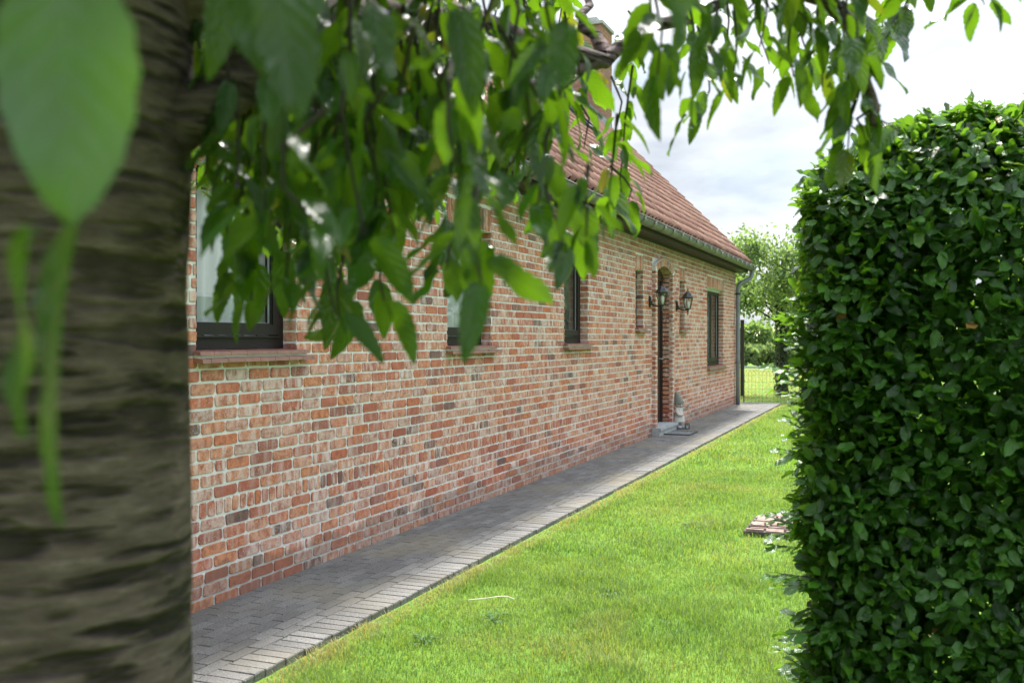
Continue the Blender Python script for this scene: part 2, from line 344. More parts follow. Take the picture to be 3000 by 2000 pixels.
while x > -9:                # the paving turns the corner behind the house
    y = 22.75
    while y < 23.2: paver(x-.105, x, y, y+.21, 0.0); y += .21
    x -= .105
pth.add([(-9, 22.65, -.012), (-W, 22.65, -.012), (-W, Y0, -.012), (PE-.006, Y0, -.012), (PE-.006, 23.3, -.012), (-9, 23.3, -.012)], [(0, 1, 2, 3, 4, 5)], None, 1)
tag(pth.build('path', [M_PAVER, M_JOINT], None, False, 'pv'), kind='structure')

# ------------------------------------------------------------------ the house
house = tag(empty('brick_house', (-7.6, 10, 0)), 'long single storey red brick house with clay tiled roof beside the path', 'house')
HP = Vector(house.location)
def part(mb, name, mats, parent=None, smooth=False, attr=None, label=None):
    o = mb.build(name, mats, parent or house, smooth, attr)
    if parent is None: o.matrix_parent_inverse = Matrix.Translation(-HP)
    if label: o['label'] = label
    return o
brn = random.Random(11)
def brick_col():
    t = brn.random(); wv = max(0, brn.gauss(.5, .32)); return (t, min(1, wv), brn.random(), 1)
def brick(mb, c, n, prot=.0075, col=None, jit=.0032):
    """a tumbled brick face: c = four corners in order, n = outward normal"""
    c = [Vector(p) for p in c]; n = Vector(n); col = col or brick_col()
    ctr = sum(c, Vector())/4; per = []
    for i in range(4):
        a, b = c[i], c[(i+1) % 4]; e = b-a; ln = e.length; e = e/ln if ln else e
        cut = min(.006+brn.random()*.007, ln*.22)
        k = max(1, int(ln/.055))
        per.append(a+e*cut)
        for j in range(1, k): per.append(a+e*(ln*j/k))
        per.append(b-e*cut)
    q = [p+(ctr-p).normalized()*brn.uniform(-jit, jit*1.3) for p in per]; m = len(q)
    vs = [p-n*.004 for p in q]+[p+n*(prot*.55) for p in q]+[p+(ctr-p).normalized()*.0035+n*(prot+brn.uniform(-.0008, .0008)) for p in q]
    fs = []
    for r_ in (0, 1):
        for i in range(m): fs.append((r_*m+i, r_*m+(i+1) % m, (r_+1)*m+(i+1) % m, (r_+1)*m+i))
    fs.append(tuple(range(2*m, 3*m))); mb.add(vs, fs, col, 0)
CH, BL, J = .073, .219, .0135
TOP = 2.47
# openings in the wall: y0, y1, z0, z1
WIN = [(4.42, 5.385, 1.39, TOP), (7.604, 8.564, 1.39, TOP), (10.672, 11.586, 1.39, TOP), (13.826, 14.277, 1.60, TOP), (16.742, 17.175, 1.60, TOP), (19.235, 21.05, .885, TOP)]
DY0, DY1 = 14.918, 15.98
SU0, SU1 = 14.808, 16.09
DOORO = (DY0, DY1, 0, 2.62)
wb = MB()                    # mortar body of the wall, solid cells with reveals
OPEN = WIN+[DOORO]
EAVE = 2.955
ys = sorted({Y0, Y1}|{v for o in OPEN for v in o[:2]}); zs = sorted({-.1, EAVE}|{v for o in OPEN for v in o[2:]})
def solid(i, j):
    if i < 0 or j < 0 or i >= len(ys)-1 or j >= len(zs)-1: return False
    cy, cz = (ys[i]+ys[i+1])/2, (zs[j]+zs[j+1])/2
    return not any(o[0] < cy < o[1] and o[2] < cz < o[3] for o in OPEN)
xf, xb = -W, -W-.30
for i in range(len(ys)-1):
    for j in range(len(zs)-1):
        if not solid(i, j): continue
        a, b, c_, d_ = ys[i], ys[i+1], zs[j], zs[j+1]
        wb.add([(xf, a, c_), (xf, b, c_), (xf, b, d_), (xf, a, d_)], [(0, 1, 2, 3)], None, 1)
        wb.add([(xb, a, c_), (xb, b, c_), (xb, b, d_), (xb, a, d_)], [(3, 2, 1, 0)], None, 1)
        for (di, dj, q) in ((-1, 0, [(xb, a, c_), (xf, a, c_), (xf, a, d_), (xb, a, d_)]), (1, 0, [(xf, b, c_), (xb, b, c_), (xb, b, d_), (xf, b, d_)]),
                            (0, -1, [(xb, a, c_), (xb, b, c_), (xf, b, c_), (xf, a, c_)]), (0, 1, [(xf, a, d_), (xf, b, d_), (xb, b, d_), (xb, a, d_)])):
            if not solid(i+di, j+dj): wb.add(q, [(0, 1, 2, 3)], None, 1)
# brick faces
def sub(iv, cuts):
    for c0, c1 in cuts:
        nx = []
        for a, b in iv:
            if c1 <= a or c0 >= b: nx.append((a, b)); continue
            if a < c0: nx.append((a, c0))
            if b > c1: nx.append((c1, b))
        iv = nx
    return iv
ROWL0, ROWL1 = .494, .590
courses = []; z = ROWL0
while z > -.02: courses.append((z-CH, z)); z -= CH
courses.reverse(); rowl_idx = len(courses); z = ROWL1
while z < EAVE: courses.append((z, min(z+CH, EAVE+.01))); z += CH
SOLD = .219
sold = [(o[0], o[1], TOP, TOP+SOLD) for o in WIN]
for ci, (za, zb) in enumerate(courses):
    zm = (za+zb)/2; cuts = [(o[0], o[1]) for o in WIN+sold if o[2]-.002 < zm < o[3]+.002]
    if zm < 2.74: cuts.append((SU0, SU1))
    off = (ci % 2)*BL/2+brn.uniform(-.012, .012)
    y = Y0-off
    while y < Y1:
        ln = BL*brn.uniform(.97, 1.03)
        if brn.random() < .05: ln *= .5
        dzz = brn.uniform(-.0015, .0015)
        for a, b in sub([(max(y, Y0), min(y+ln, Y1))], cuts):
            ed0 = any(abs(a-c[0]) < 1e-6 or abs(a-c[1]) < 1e-6 for c in cuts) or a == Y0; ed1 = any(abs(b-c[0]) < 1e-6 or abs(b-c[1]) < 1e-6 for c in cuts) or b == Y1
            a2 = a+(.0 if ed0 else J/2); b2 = b-(.0 if ed1 else J/2)
            if b2-a2 < .022: continue
            brick(wb, [(xf, a2, za+J/2+dzz), (xf, b2, za+J/2+dzz), (xf, b2, zb-J/2+dzz), (xf, a2, zb-J/2+dzz)], (1, 0, 0))
        y += ln
y = Y0
while y < Y1-.05:            # rowlock band
    if not (SU0-.04 < y+.035 < SU1+.04):
        brick(wb, [(xf, y+J/2, ROWL0+J/2), (xf, y+CH*.98-J/2, ROWL0+J/2), (xf, y+CH*.98-J/2, ROWL1-J/2), (xf, y+J/2, ROWL1-J/2)], (1, 0, 0))
    y += CH*.98
for a, b, z0, z1 in sold:    # soldier lintels
    k = max(3, round((b-a)/CH)); st = (b-a)/k
    for i in range(k):
        brick(wb, [(xf, a+i*st+J/2, z0+.002), (xf, a+(i+1)*st-J/2, z0+.002), (xf, a+(i+1)*st-J/2, z1-J/2), (xf, a+i*st+J/2, z1-J/2)], (1, 0, 0))
for o in WIN:                # brick jambs of the reveals
    dp = .10
    for za, zb in courses:
        zm = (za+zb)/2
        if not o[2] < zm < o[3]: continue
        cc = brick_col()
        brick(wb, [(xf-dp, o[1], za+J/2), (xf-.001, o[1], za+J/2), (xf-.001, o[1], zb-J/2), (xf-dp, o[1], zb-J/2)], (0, -1, 0), .003, cc)
        brick(wb, [(xf-.001, o[0], za+J/2), (xf-dp, o[0], za+J/2), (xf-dp, o[0], zb-J/2), (xf-.001, o[0], zb-J/2)], (0, 1, 0), .003)
part(wb, 'wall', [M_BRICK, M_MORTAR], None, False, 'bk')

# brick door surround, proud of the wall, with a shallow arch
sb = MB(); P = .06; xs = -W+P; xi = -W-.14; SPR, RISE, RT = 2.51, .10, .115
yc = (DY0+DY1)/2; hw = (DY1-DY0)/2; rad = (hw*hw+RISE*RISE)/(2*RISE); zc = SPR+RISE-rad; amax = math.asin(hw/rad)
def slab(pts, x0, x1):       # prism between x1 (front) and x0 (back) over a y, z outline
    k = len(pts); vs = [(x1, p[0], p[1]) for p in pts]+[(x0, p[0], p[1]) for p in pts]
    fs = [tuple(range(k)), tuple(range(2*k-1, k-1, -1))]+[(i, i+k, (i+1) % k+k, (i+1) % k) for i in range(k)]
    sb.add(vs, fs, None, 1)
slab([(SU0, .0), (DY0, .0), (DY0, SPR), (SU0, SPR)], xi, xs); slab([(DY1, .0), (SU1, .0), (SU1, SPR), (DY1, SPR)], xi, xs)
NA = 15; inn = []; outr = []
aout = math.asin((SU1-yc)/(rad+RT))
for i in range(NA+1):
    a = -amax+2*amax*i/NA; ao = -aout+2*aout*i/NA
    inn.append((yc+rad*sin(a), zc+rad*cos(a))); outr.append((yc+(rad+RT)*sin(ao), zc+(rad+RT)*cos(ao)))
slab([(SU0, SPR)]+[inn[0]]+inn[1:]+[(SU1, SPR)]+outr[::-1], xi, xs)
for i in range(NA):          # arch voussoirs: front and soffit
    def mixp(p, q, t): return (p[0]+(q[0]-p[0])*t, p[1]+(q[1]-p[1])*t)
    a0, a1 = mixp(inn[i], inn[i+1], .07), mixp(inn[i], inn[i+1], .93); b0, b1 = mixp(outr[i], outr[i+1], .07), mixp(outr[i], outr[i+1], .93); cc = brick_col()
    brick(sb, [(xs, *a0), (xs, *a1), (xs, *mixp(a1, b1, .95)), (xs, *mixp(a0, b0, .95))], (1, 0, 0), .004, cc)
    am = -amax+2*amax*(i+.5)/NA
    brick(sb, [(xs-.005, *a1), (xs-.005, *a0), (xi+.03, *a0), (xi+.03, *a1)], (0, -sin(am), -cos(am)), .003, cc)
z = .12
while z < SPR-.03:
    zb = min(z+CH, SPR); za_, zb_ = z+J/2, zb-J/2
    if zb_-za_ > .02:
        for (a, b) in ((SU0, DY0), (DY1, SU1)):
            brick(sb, [(xs, a+.001, za_), (xs, b-.001, za_), (xs, b-.001, zb_), (xs, a+.001, zb_)], (1, 0, 0), .004)
        brick(sb, [(-W+.002, SU0, za_), (xs-.001, SU0, za_), (xs-.001, SU0, zb_), (-W+.002, SU0, zb_)], (0, -1, 0), .003)
        brick(sb, [(xs-.001, SU1, za_), (-W+.002, SU1, za_), (-W+.002, SU1, zb_), (xs-.001, SU1, zb_)], (0, 1, 0), .003)
        brick(sb, [(xi+.03, DY1, za_), (xs-.001, DY1, za_), (xs-.001, DY1, zb_), (xi+.03, DY1, zb_)], (0, -1, 0), .003)
        brick(sb, [(xs-.001, DY0, za_), (xi+.03, DY0, za_), (xi+.03, DY0, zb_), (xs-.001, DY0, zb_)], (0, 1, 0), .003)
    z += CH
part(sb, 'door_surround', [M_BRICK, M_MORTAR], None, False, 'bk')
# door leaf
d = MB(); xd = -W-.10
for (a, b, c0, c1, dp) in ((DY0, DY0+.07, .12, 2.63, .035), (DY1-.07, DY1, .12, 2.63, .035), (DY0+.07, DY1-.07, 2.40, 2.63, .035)): d.box((xd-.06, a+.001, c0), (xd+dp-.04, b-.001, c1))
dr = part(d, 'door', M_DOOR)
d = MB(); d.box((xd-.075, DY0+.071, .125), (xd-.03, DY1-.071, 2.40))
for k in range(3): d.box((xd-.03, DY0+.2, .3+k*.68), (xd-.018, DY1-.2, .85+k*.68))
part(d, 'door_panel', M_DOOR, dr)
d = MB(); d.tube([(xd-.03, DY1-.15, 1.15), (xd+.03, DY1-.15, 1.15), (xd+.03, DY1-.27, 1.15)], .011, 8); part(d, 'handle', M_ZINCL, dr)
# doorstep
d = MB(); d.box((-W-.14, SU0-.014, -.03), (-W+.12, SU1-.1, .08)); d.box((-W-.138, SU0-.010, .081), (-W+.145, SU1-.07, .122))
part(d, 'doorstep', M_STONE)

# windows: frame, sash, pane, sill, dark room behind
def window(o, bars=0, narrow=False, shutter=False):
    a, b, z0, z1 = o; xg = -W-.10; fr = MB(); fw = .055; zb = z0+.04
    fr.box((xg-.07, a+.002, zb), (xg, b-.002, zb+fw+.02)); fr.box((xg-.07, a+.002, z1-fw), (xg, b-.002, z1-.002))
    fr.box((xg-.07, a+.002, zb+fw+.02), (xg, a+fw, z1-fw)); fr.box((xg-.07, b-fw, zb+fw+.02), (xg, b-.002, z1-fw))
    wf = part(fr, 'window', M_WOOD)
    sh = MB(); s0, s1, sa, sb_ = zb+fw+.028, z1-fw-.004, a+fw+.004, b-fw-.004; xsx = xg+.008; sw = .035 if narrow else .062
    cells = [(sa, sb_)] if bars == 0 else [(sa+(sb_-sa)*i/(bars+1)+(.004 if i else 0), sa+(sb_-sa)*(i+1)/(bars+1)-(.004 if i < bars else 0)) for i in range(bars+1)]
    for p0, p1 in cells:
        sh.box((xsx-.06, p0, s0), (xsx, p1, s0+sw)); sh.box((xsx-.06, p0, s1-sw), (xsx, p1, s1))
        sh.box((xsx-.06, p0, s0+sw), (xsx, p0+sw, s1-sw)); sh.box((xsx-.06, p1-sw, s0+sw), (xsx, p1, s1-sw))
        sh.box((xsx-.02, p0+sw, s0+sw), (xsx-.008, p1-sw, s0+sw+.010)); sh.box((xsx-.02, p1-sw-.010, s0+sw+.010), (xsx-.008, p1-sw, s1-sw))
    sh.box((xsx-.02, sa, s0-.016), (xsx+.012, sb_, s0-.006))
    part(sh, 'sash', M_WOOD, wf)
    bd = MB()
    for p0, p1 in cells:
        bd.box((xsx-.0315, p0+sw+.0005, s0+sw+.0105), (xsx-.0275, p1-sw-.0105, s1-sw))
    part(bd, 'pane', M_GLASS, wf)
    gk = MB()
    for p0, p1 in cells:
        gk.box((xsx-.034, p1-sw-.012, s0+sw+.010), (xsx-.021, p1-sw-.0102, s1-sw)); gk.box((xsx-.034, p0+sw, s0+sw+.0102), (xsx-.021, p1-sw-.012, s0+sw+.0125))
    part(gk, 'spacer', M_ZINCL, wf)
    # sill of two courses of quarry tiles
    sl = MB(); zt = z0+.037; ov = .075; srn = random.Random(int(a*10)); e0, e1 = a-.028, b+.07
    def tiles(x0, x1, zt0, zt1, ya, yb, ph, tw=.148, dr_=.008):
        y = ya-ph
        while y < yb:
            p, q = max(y, ya)+.0015, min(y+tw, yb)-.0015
            if q-p > .01:
                j = srn.uniform(-.0012, .0012)
                sl.add([(x0, p, zt0+j), (x1, p, zt0-dr_+j), (x1, q, zt0-dr_+j), (x0, q, zt0+j), (x0, p, zt1+j+dr_*0+.0), (x1-.004, p, zt1-dr_+j), (x1-.004, q, zt1-dr_+j), (x0, q, zt1+j)],
                       [(0,3,2,1),(4,5,6,7),(0,1,5,4),(1,2,6,5),(2,3,7,6),(3,0,4,7)], None, 0)
            y += tw
    if narrow: e0, e1 = a-.02, b+.045
    tiles(-W-.10, -W+ov-.02, zt-.02, zt, e0, e1, .03); tiles(-W+.002, -W+ov, zt-.062, zt-.040, e0-.004, e1+.03, .075)
    sl.box((-W-.12, a, z0-.002), (-W+ov-.035, b-.0, zt-.022), None, 1)
    sl.box((-W+.0015, e0+.01, zt-.045), (-W+ov-.04, e1-.005, zt-.024), None, 1)
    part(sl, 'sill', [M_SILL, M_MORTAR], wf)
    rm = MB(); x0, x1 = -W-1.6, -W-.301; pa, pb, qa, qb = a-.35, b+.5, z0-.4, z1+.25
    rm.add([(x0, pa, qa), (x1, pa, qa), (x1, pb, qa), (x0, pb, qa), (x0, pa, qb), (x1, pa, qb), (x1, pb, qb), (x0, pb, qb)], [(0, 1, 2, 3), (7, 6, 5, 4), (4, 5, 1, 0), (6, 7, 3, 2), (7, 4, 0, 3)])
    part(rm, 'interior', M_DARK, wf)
    if shutter:
        s = MB()
        for k in range(3): s.box((xg+.012, a+.012, z1-.046+k*.016), (xg+.024, b-.012, z1-.033+k*.016))
        s.box((xg+.008, a+.01, z1-.054), (xg+.028, b-.01, z1-.048)); part(s, 'roller_shutter', M_ALU, wf)
    return wf
for i, o in enumerate(WIN): window(o, 1 if i == 5 else 0, i in (3, 4), i in (2, 5))

def curtain(a, b, z0, z1, label, x, amp, seed, mat_=None, grp='curtains behind the window panes'):
    rn = np.random.default_rng(seed); nY, nZ = 70, 10; t = np.linspace(0, 1, nY); ph = np.cumsum(rn.uniform(.5, 1.5, nY))*.55
    V = []; 
    for j in range(nZ):
        zz = z0+(z1-z0)*j/(nZ-1); k = .55+.45*(1-j/(nZ-1))
        for i in range(nY): V.append((x+amp*k*math.sin(ph[i])+.002*j, a+(b-a)*t[i]+amp*.3*math.cos(ph[i]*.7), zz))
    F = np.array([(j*nY+i, j*nY+i+1, (j+1)*nY+i+1, (j+1)*nY+i) for j in range(nZ-1) for i in range(nY-1)])
    o = np_mesh('curtain', np.array(V), F, mat_ or M_CURT); tag(o, label, 'curtain', grp); return o
curtain(4.44, 5.22, 1.50, 2.44, 'white sheer curtain in the large left window beside the tree trunk', -W-.21, .028, 1)
curtain(7.62, 8.36, 1.50, 2.44, 'white sheer curtain half filling the second window along the wall', -W-.21, .022, 2)
M_GCURT = simple('grey_curtain', (.2, .19, .18), .9, 0, .2, 4)
curtain(19.3, 20.3, 1.0, 2.44, 'grey curtain in the far window beyond the door', -W-.2, .02, 3, M_GCURT)

# roof: rows of pantiles on the slope that faces the path
RX0 = 3.30; RZ0 = 3.115; RIDGE = 7.62; GA, TW = .265, .1985; YR0, YR1 = Y0-.15, Y1+.12
SL = (RIDGE-RX0)/cos(pi/4); nrow = int(SL/GA)+1; ncol = int((YR1-YR0)/TW)
prof = [(0, -.004), (.04, .024), (.10, .052), (.19, .066), (.28, .055), (.36, .028), (.40, .0), (.52, -.014), (.75, -.014), (.92, -.008), (1.0, -.002)]
V = []; F = []; C = []; q = 2**-.5
for r_ in range(nrow):
    s0 = r_*GA; s1 = min(s0+GA+.05, SL+.02)
    for c_ in range(ncol):
        jl = rng.uniform(-.005, .005); jz = rng.uniform(-.003, .003); tone = rng.random(); b = len(V)
        for (s_, lift, sk) in ((s0+jl, .006, 0), (s0+jl, .024, 0), (s1, .004, 1)):
            for t_, h in prof:
                hh = h+lift+jz-.006 if not (sk == 0 and lift == .006) else h*.85+.024+jz-.012
                yy = YR0+(c_+t_)*TW
                V.append((-(RX0+s_*q-hh*q), yy, RZ0+s_*q+hh*q)); C.append((tone, 0, 0, 1))
        m_ = len(prof)
        for k in range(m_-1):
            F.append((b+k, b+k+1, b+m_+k+1, b+m_+k)); F.append((b+m_+k, b+m_+k+1, b+2*m_+k+1, b+2*m_+k))
rf = np_mesh('roof', np.array(V), np.array(F), M_TILE, house, np.array(C), 'tl', False); rf.matrix_parent_inverse = Matrix.Translation(-HP)
d = MB()                     # boarding under the tiles, the far slope, ridge and verge
d.add([(-RX0-.02, YR0+.03, RZ0-.035), (-RX0-.02, YR1-.03, RZ0-.035), (-RIDGE, YR1-.03, RZ0+(RIDGE-RX0)-.06), (-RIDGE, YR0+.03, RZ0+(RIDGE-RX0)-.06)], [(3, 2, 1, 0)])
for yv in (YR0+.02, YR1-.05): d.add([(-RX0-.03, yv, RZ0-.16), (-RX0-.03, yv+.03, RZ0-.16), (-RX0-.03, yv+.03, RZ0+.02), (-RX0-.03, yv, RZ0+.02),
    (-RIDGE, yv, RZ0+RIDGE-RX0-.16), (-RIDGE, yv+.03, RZ0+RIDGE-RX0-.16), (-RIDGE, yv+.03, RZ0+RIDGE-RX0+.02), (-RIDGE, yv, RZ0+RIDGE-RX0+.02)], [(0,1,2,3),(4,7,6,5),(0,4,5,1),(1,5,6,2),(2,6,7,3),(3,7,4,0)])
part(d, 'verge_board', M_SOFFIT, rf)
d = MB(); xr = 2*RIDGE-RX0
d.add([(-RIDGE, YR0, RZ0+RIDGE-RX0+.03), (-RIDGE, YR1, RZ0+RIDGE-RX0+.03), (-xr, YR1, RZ0), (-xr, YR0, RZ0)], [(0, 1, 2, 3)], (.5, 0, 0, 1)); part(d, 'back_slope', M_TILE, rf, False, 'tl')
d = MB(); y = YR0
while y < YR1-.1:
    e = min(y+.33, YR1+.02); pr = [(-RIDGE+.13*cos(a_), RZ0+RIDGE-RX0+.0+.12*sin(a_)) for a_ in np.linspace(-.1, pi+.1, 9)]
    d.add([(p[0], y, p[1]-.008) for p in pr]+[(p[0], e, p[1]+.006) for p in pr], [(i, i+1, i+10, i+9) for i in range(8)], (random.random(), 0, 0, 1)); y += .32
part(d, 'ridge_tiles', M_TILE, rf, True, 'tl')
# gable ends and the back wall
d = MB()
for yv in (Y0+.0, Y1-.0):
    d.add([(-W-.001, yv, -.1), (-xr+.33, yv, -.1), (-xr+.33, yv, EAVE), (-RIDGE, yv, RZ0+RIDGE-RX0-.1), (-W-.001, yv, EAVE+.3)], [(0, 1, 2, 3, 4)] if yv == Y0 else [(4, 3, 2, 1, 0)])
d.add([(-xr+.33, Y0, -.1), (-xr+.33, Y1, -.1), (-xr+.33, Y1, EAVE), (-xr+.33, Y0, EAVE)], [(3, 2, 1, 0)])
def make_flatbrick():
    m, n, l, p = mat('gable_brick'); b = n.new('ShaderNodeTexBrick'); tcn = n.new('ShaderNodeTexCoord'); sx = n.new('ShaderNodeSeparateXYZ'); cb_ = n.new('ShaderNodeCombineXYZ')
    l.new(tcn.outputs['Object'], sx.inputs[0]); l.new(math_(n, l, 'ADD', sx.outputs[0], sx.outputs[1]), cb_.inputs[0]); l.new(sx.outputs[2], cb_.inputs[1]); l.new(cb_.outputs[0], b.inputs['Vector'])
    b.inputs['Scale'].default_value = 1; b.inputs['Brick Width'].default_value = BL; b.inputs['Row Height'].default_value = CH; b.inputs['Mortar Size'].default_value = .005
    b.inputs['Color1'].default_value = (.38, .14, .08, 1); b.inputs['Color2'].default_value = (.28, .12, .085, 1); b.inputs['Mortar'].default_value = (.34, .31, .26, 1)
    t = noise(n, l, 20, 5); l.new(mixc(n, l, 1.0, b.outputs[0], ramp(n, l, t.outputs[0], [(.3, .7), (.7, 1.25)]).outputs[0], 'MULTIPLY'), p.inputs['Base Color']); p.inputs['Roughness'].default_value = .9
    return m
M_FLATB = make_flatbrick(); part(d, 'gable_wall', M_FLATB)
# soffit and fascia
d = MB(); d.box((-W-.05, Y0-.1, EAVE+.001), (-W+.245, Y1+.09, EAVE+.02)); part(d, 'soffit', M_SOFFIT)
d = MB(); d.box((-W+.245, Y0-.1, EAVE-.012), (-W+.268, Y1+.095, RZ0-.02)); d.box((-W+.001, Y0-.1, EAVE-.028), (-W+.03, Y1-.002, EAVE+.0005)); d.box((-W+.03, Y1+.06, EAVE-.011), (-W+.245, Y1+.085, EAVE+.0008)); part(d, 'fascia', M_SOFFIT)
# half round gutter with brackets
GX, GZc, GR = -W+.365, 3.06, .083
d = MB(); na = 13; angs = [pi+pi*i/(na-1) for i in range(na)]
ga, gb = Y0-.13, Y1+.14
def ring(y, r): return [(GX+r*cos(a_), y, GZc+r*sin(a_)) for a_ in angs]
ysg = np.linspace(ga, gb, 40); vs = []
for yv in ysg: vs += ring(yv, GR)
fs = [(i*na+k, i*na+k+1, (i+1)*na+k+1, (i+1)*na+k) for i in range(len(ysg)-1) for k in range(na-1)]; d.add(vs, fs)
vs = []
for yv in ysg: vs += ring(yv, GR-.004)
d.add(vs, [f[::-1] for f in fs])
for yv, rev in ((ga, 0), (gb, 1)): f_ = tuple(range(na)); d.add(ring(yv, GR), [f_ if rev else f_[::-1]])
d.tube([(GX+GR+.004, yv, GZc+.006) for yv in ysg], .0105, 10); d.tube([(GX-GR, yv, GZc+.004) for yv in ysg], .005, 6)
gut = part(d, 'gutter', M_ZINC, None, True)
bk = None; yv = Y0+.33; first = True
while yv < Y1+.1:
    d = MB(); pts = [(GX+(GR+.006)*cos(a_), yv, GZc+(GR+.006)*sin(a_)) for a_ in angs]
    vs = []
    for p_ in pts: vs += [(p_[0], yv-.016, p_[2]), (p_[0], yv+.016, p_[2])]
    d.add(vs, [(2*i, 2*i+1, 2*i+3, 2*i+2) for i in range(na-1)], None, 1)
    d.tube([(GX+GR+.02+.022*cos(a_*1.0)*(1-a_/14), yv+.026*sin(a_)*(1-a_/16), GZc-.003-a_*.006) for a_ in np.linspace(0, 9.4, 20)], .005, 5)
    d.box((GX-GR-.02, yv-.012, GZc-.01), (GX-GR-.004, yv+.012, GZc+.02))
    part(d, 'gutter_bracket', [M_ZINCL, M_BLACK], gut, True); yv += .57
# downpipe with swan neck
d = MB(); px, py = -3.555, Y1-.12
neck = [(GX, py+.16, GZc-.05), (GX, py+.16, 2.94), (GX-.01, py+.15, 2.86), (GX-.05, py+.12, 2.79), (px+.10, py+.05, 2.73), (px+.04, py+.02, 2.69), (px, py, 2.60), (px, py, 2.4)]
def smooth_pts(p, it=2):
    p = [Vector(a) for a in p]
    for _ in range(it):
        o = [p[0]]
        for a, b in zip(p[:-1], p[1:]): o += [a*.75+b*.25, a*.25+b*.75]
        p = o+[p[-1]]
    return p
d.tube(smooth_pts(neck)+[(px, py, 2.0), (px, py, 1.0), (px, py, -.02)], .047, 16)
dp_ = part(d, 'downpipe', M_PIPE, None, True)
for zz in (2.46, .93):
    d = MB(); d.lathe([(.049, -.02), (.056, -.018), (.056, .018), (.049, .02)], 16, (px, py, zz)); d.box((-W+.002, py-.01, zz-.012), (px-.04, py+.01, zz+.012)); part(d, 'pipe_clip', M_BLACK if zz > 2 else M_ZINC, dp_)
# chimney near the far gable
def chim():
    CX0, CX1, CY0, CY1, CZ0, CZ1 = -7.25, -6.42, 21.45, 22.3, 5.6, 8.5
    cb_ = MB(); cb_.box((CX0, CY0, CZ0), (CX1, CY1, CZ1), None, 1)
    z = CZ0; k = 0
    while z < CZ1-.03:
        off = (k % 2)*BL/2
        for (o_, ax, nrm, a0, a1) in ((CY0, 'x', (0, -1, 0), CX0, CX1), (CX1, 'y', (1, 0, 0), CY0, CY1)):
            t = a0-off
            while t < a1:
                p, q_ = max(t, a0)+J/2*(t > a0), min(t+BL, a1)-J/2*(t+BL < a1)
                if q_-p > .03:
                    cc = brick_col(); cc = (max(.05, cc[0]*.62), cc[1]*.45, cc[2], 1)
                    if ax == 'x': brick(cb_, [(p, o_, z+J/2), (q_, o_, z+J/2), (q_, o_, z+CH-J/2), (p, o_, z+CH-J/2)], nrm, .006, cc)
                    else: brick(cb_, [(o_, p, z+J/2), (o_, q_, z+J/2), (o_, q_, z+CH-J/2), (o_, p, z+CH-J/2)], nrm, .006, cc)
                t += BL
        z += CH; k += 1
    c = part(cb_, 'chimney', [M_CBRICK, M_CMORT], rf, False, 'bk')
    d = MB(); d.box((CX0-.05, CY0-.05, CZ1+.001), (CX1+.05, CY1+.05, CZ1+.07)); d.box((CX0+.15, CY0+.15, CZ1+.071), (CX1-.15, CY1-.15, CZ1+.22)); part(d, 'chimney_cap', M_STONE, rf)
    d = MB()                 # stepped lead flashing along the slope and at the foot
    zr = lambda x: RZ0+(-x-RX0)+.035
    d.add([(CX0, CY0-.009, zr(CX0)), (CX1+.012, CY0-.009, zr(CX1+.012)), (CX1+.012, CY0-.009, zr(CX1)+.2), (CX0, CY0-.009, zr(CX0)+.2),
           (CX0, CY0-.16, zr(CX0)+.015), (CX1+.15, CY0-.16, zr(CX1+.15)+.015)], [(0, 1, 2, 3), (4, 5, 1, 0)])
    d.add([(CX1+.012, CY0-.009, zr(CX1)-.05), (CX1+.012, CY1, zr(CX1)-.05), (CX1+.012, CY1, zr(CX1)+.17), (CX1+.012, CY0-.009, zr(CX1)+.2), (CX1+.16, CY0-.16, zr(CX1+.16)+.015), (CX1+.16, CY1+.1, zr(CX1+.16)+.015)], [(0, 1, 2, 3), (4, 5, 1, 0)])
    part(d, 'flashing', M_LEAD, rf)
M_CBRICK = make_brick_mat('chimney_brick'); M_CMORT = simple('weathered_mortar', (.2, .185, .16), .95, 0, .3, 30)
chim()
# skylight
d = MB(); a, b, xa, xb_ = 16.9, 17.68, -5.35, -6.25
def rp_(x, y, h): return Vector((x+h*q, y, RZ0+(-x-RX0)+h*q))
def rbox(mb, x0, x1, y0, y1, h0, h1):
    mb.add([rp_(x0, y0, h0), rp_(x0, y1, h0), rp_(x1, y1, h0), rp_(x1, y0, h0), rp_(x0, y0, h1), rp_(x0, y1, h1), rp_(x1, y1, h1), rp_(x1, y0, h1)], [(0,3,2,1),(4,5,6,7),(0,1,5,4),(1,2,6,5),(2,3,7,6),(3,0,4,7)])
rbox(d, xa, xa-.07, a, b, .02, .115); rbox(d, xb_+.07, xb_, a, b, .02, .12); rbox(d, xa-.07, xb_+.07, a, a+.06, .02, .115); rbox(d, xa-.07, xb_+.07, b-.06, b, .02, .115)
sk = part(d, 'skylight', M_BLACK, rf); d = MB(); rbox(d, xa-.07, xb_+.07, a+.06, b-.06, .07, .09); 
m, n, l, p = mat('skylight_glass'); p.inputs['Base Color'].default_value = (.03, .035, .04, 1); p.inputs['Roughness'].default_value = .03; p.inputs['Specular IOR Level'].default_value = .9; M_SKYG = m
d2 = part(d, 'skylight_pane', M_SKYG, rf); d = MB(); rbox(d, xa+.12, xa, a-.08, b+.08, .05, .056); rbox(d, xa, xb_-.1, b, b+.09, .045, .06); rbox(d, xa, xb_-.1, a-.09, a, .045, .06); part(d, 'skylight_flashing', M_LEAD, rf)

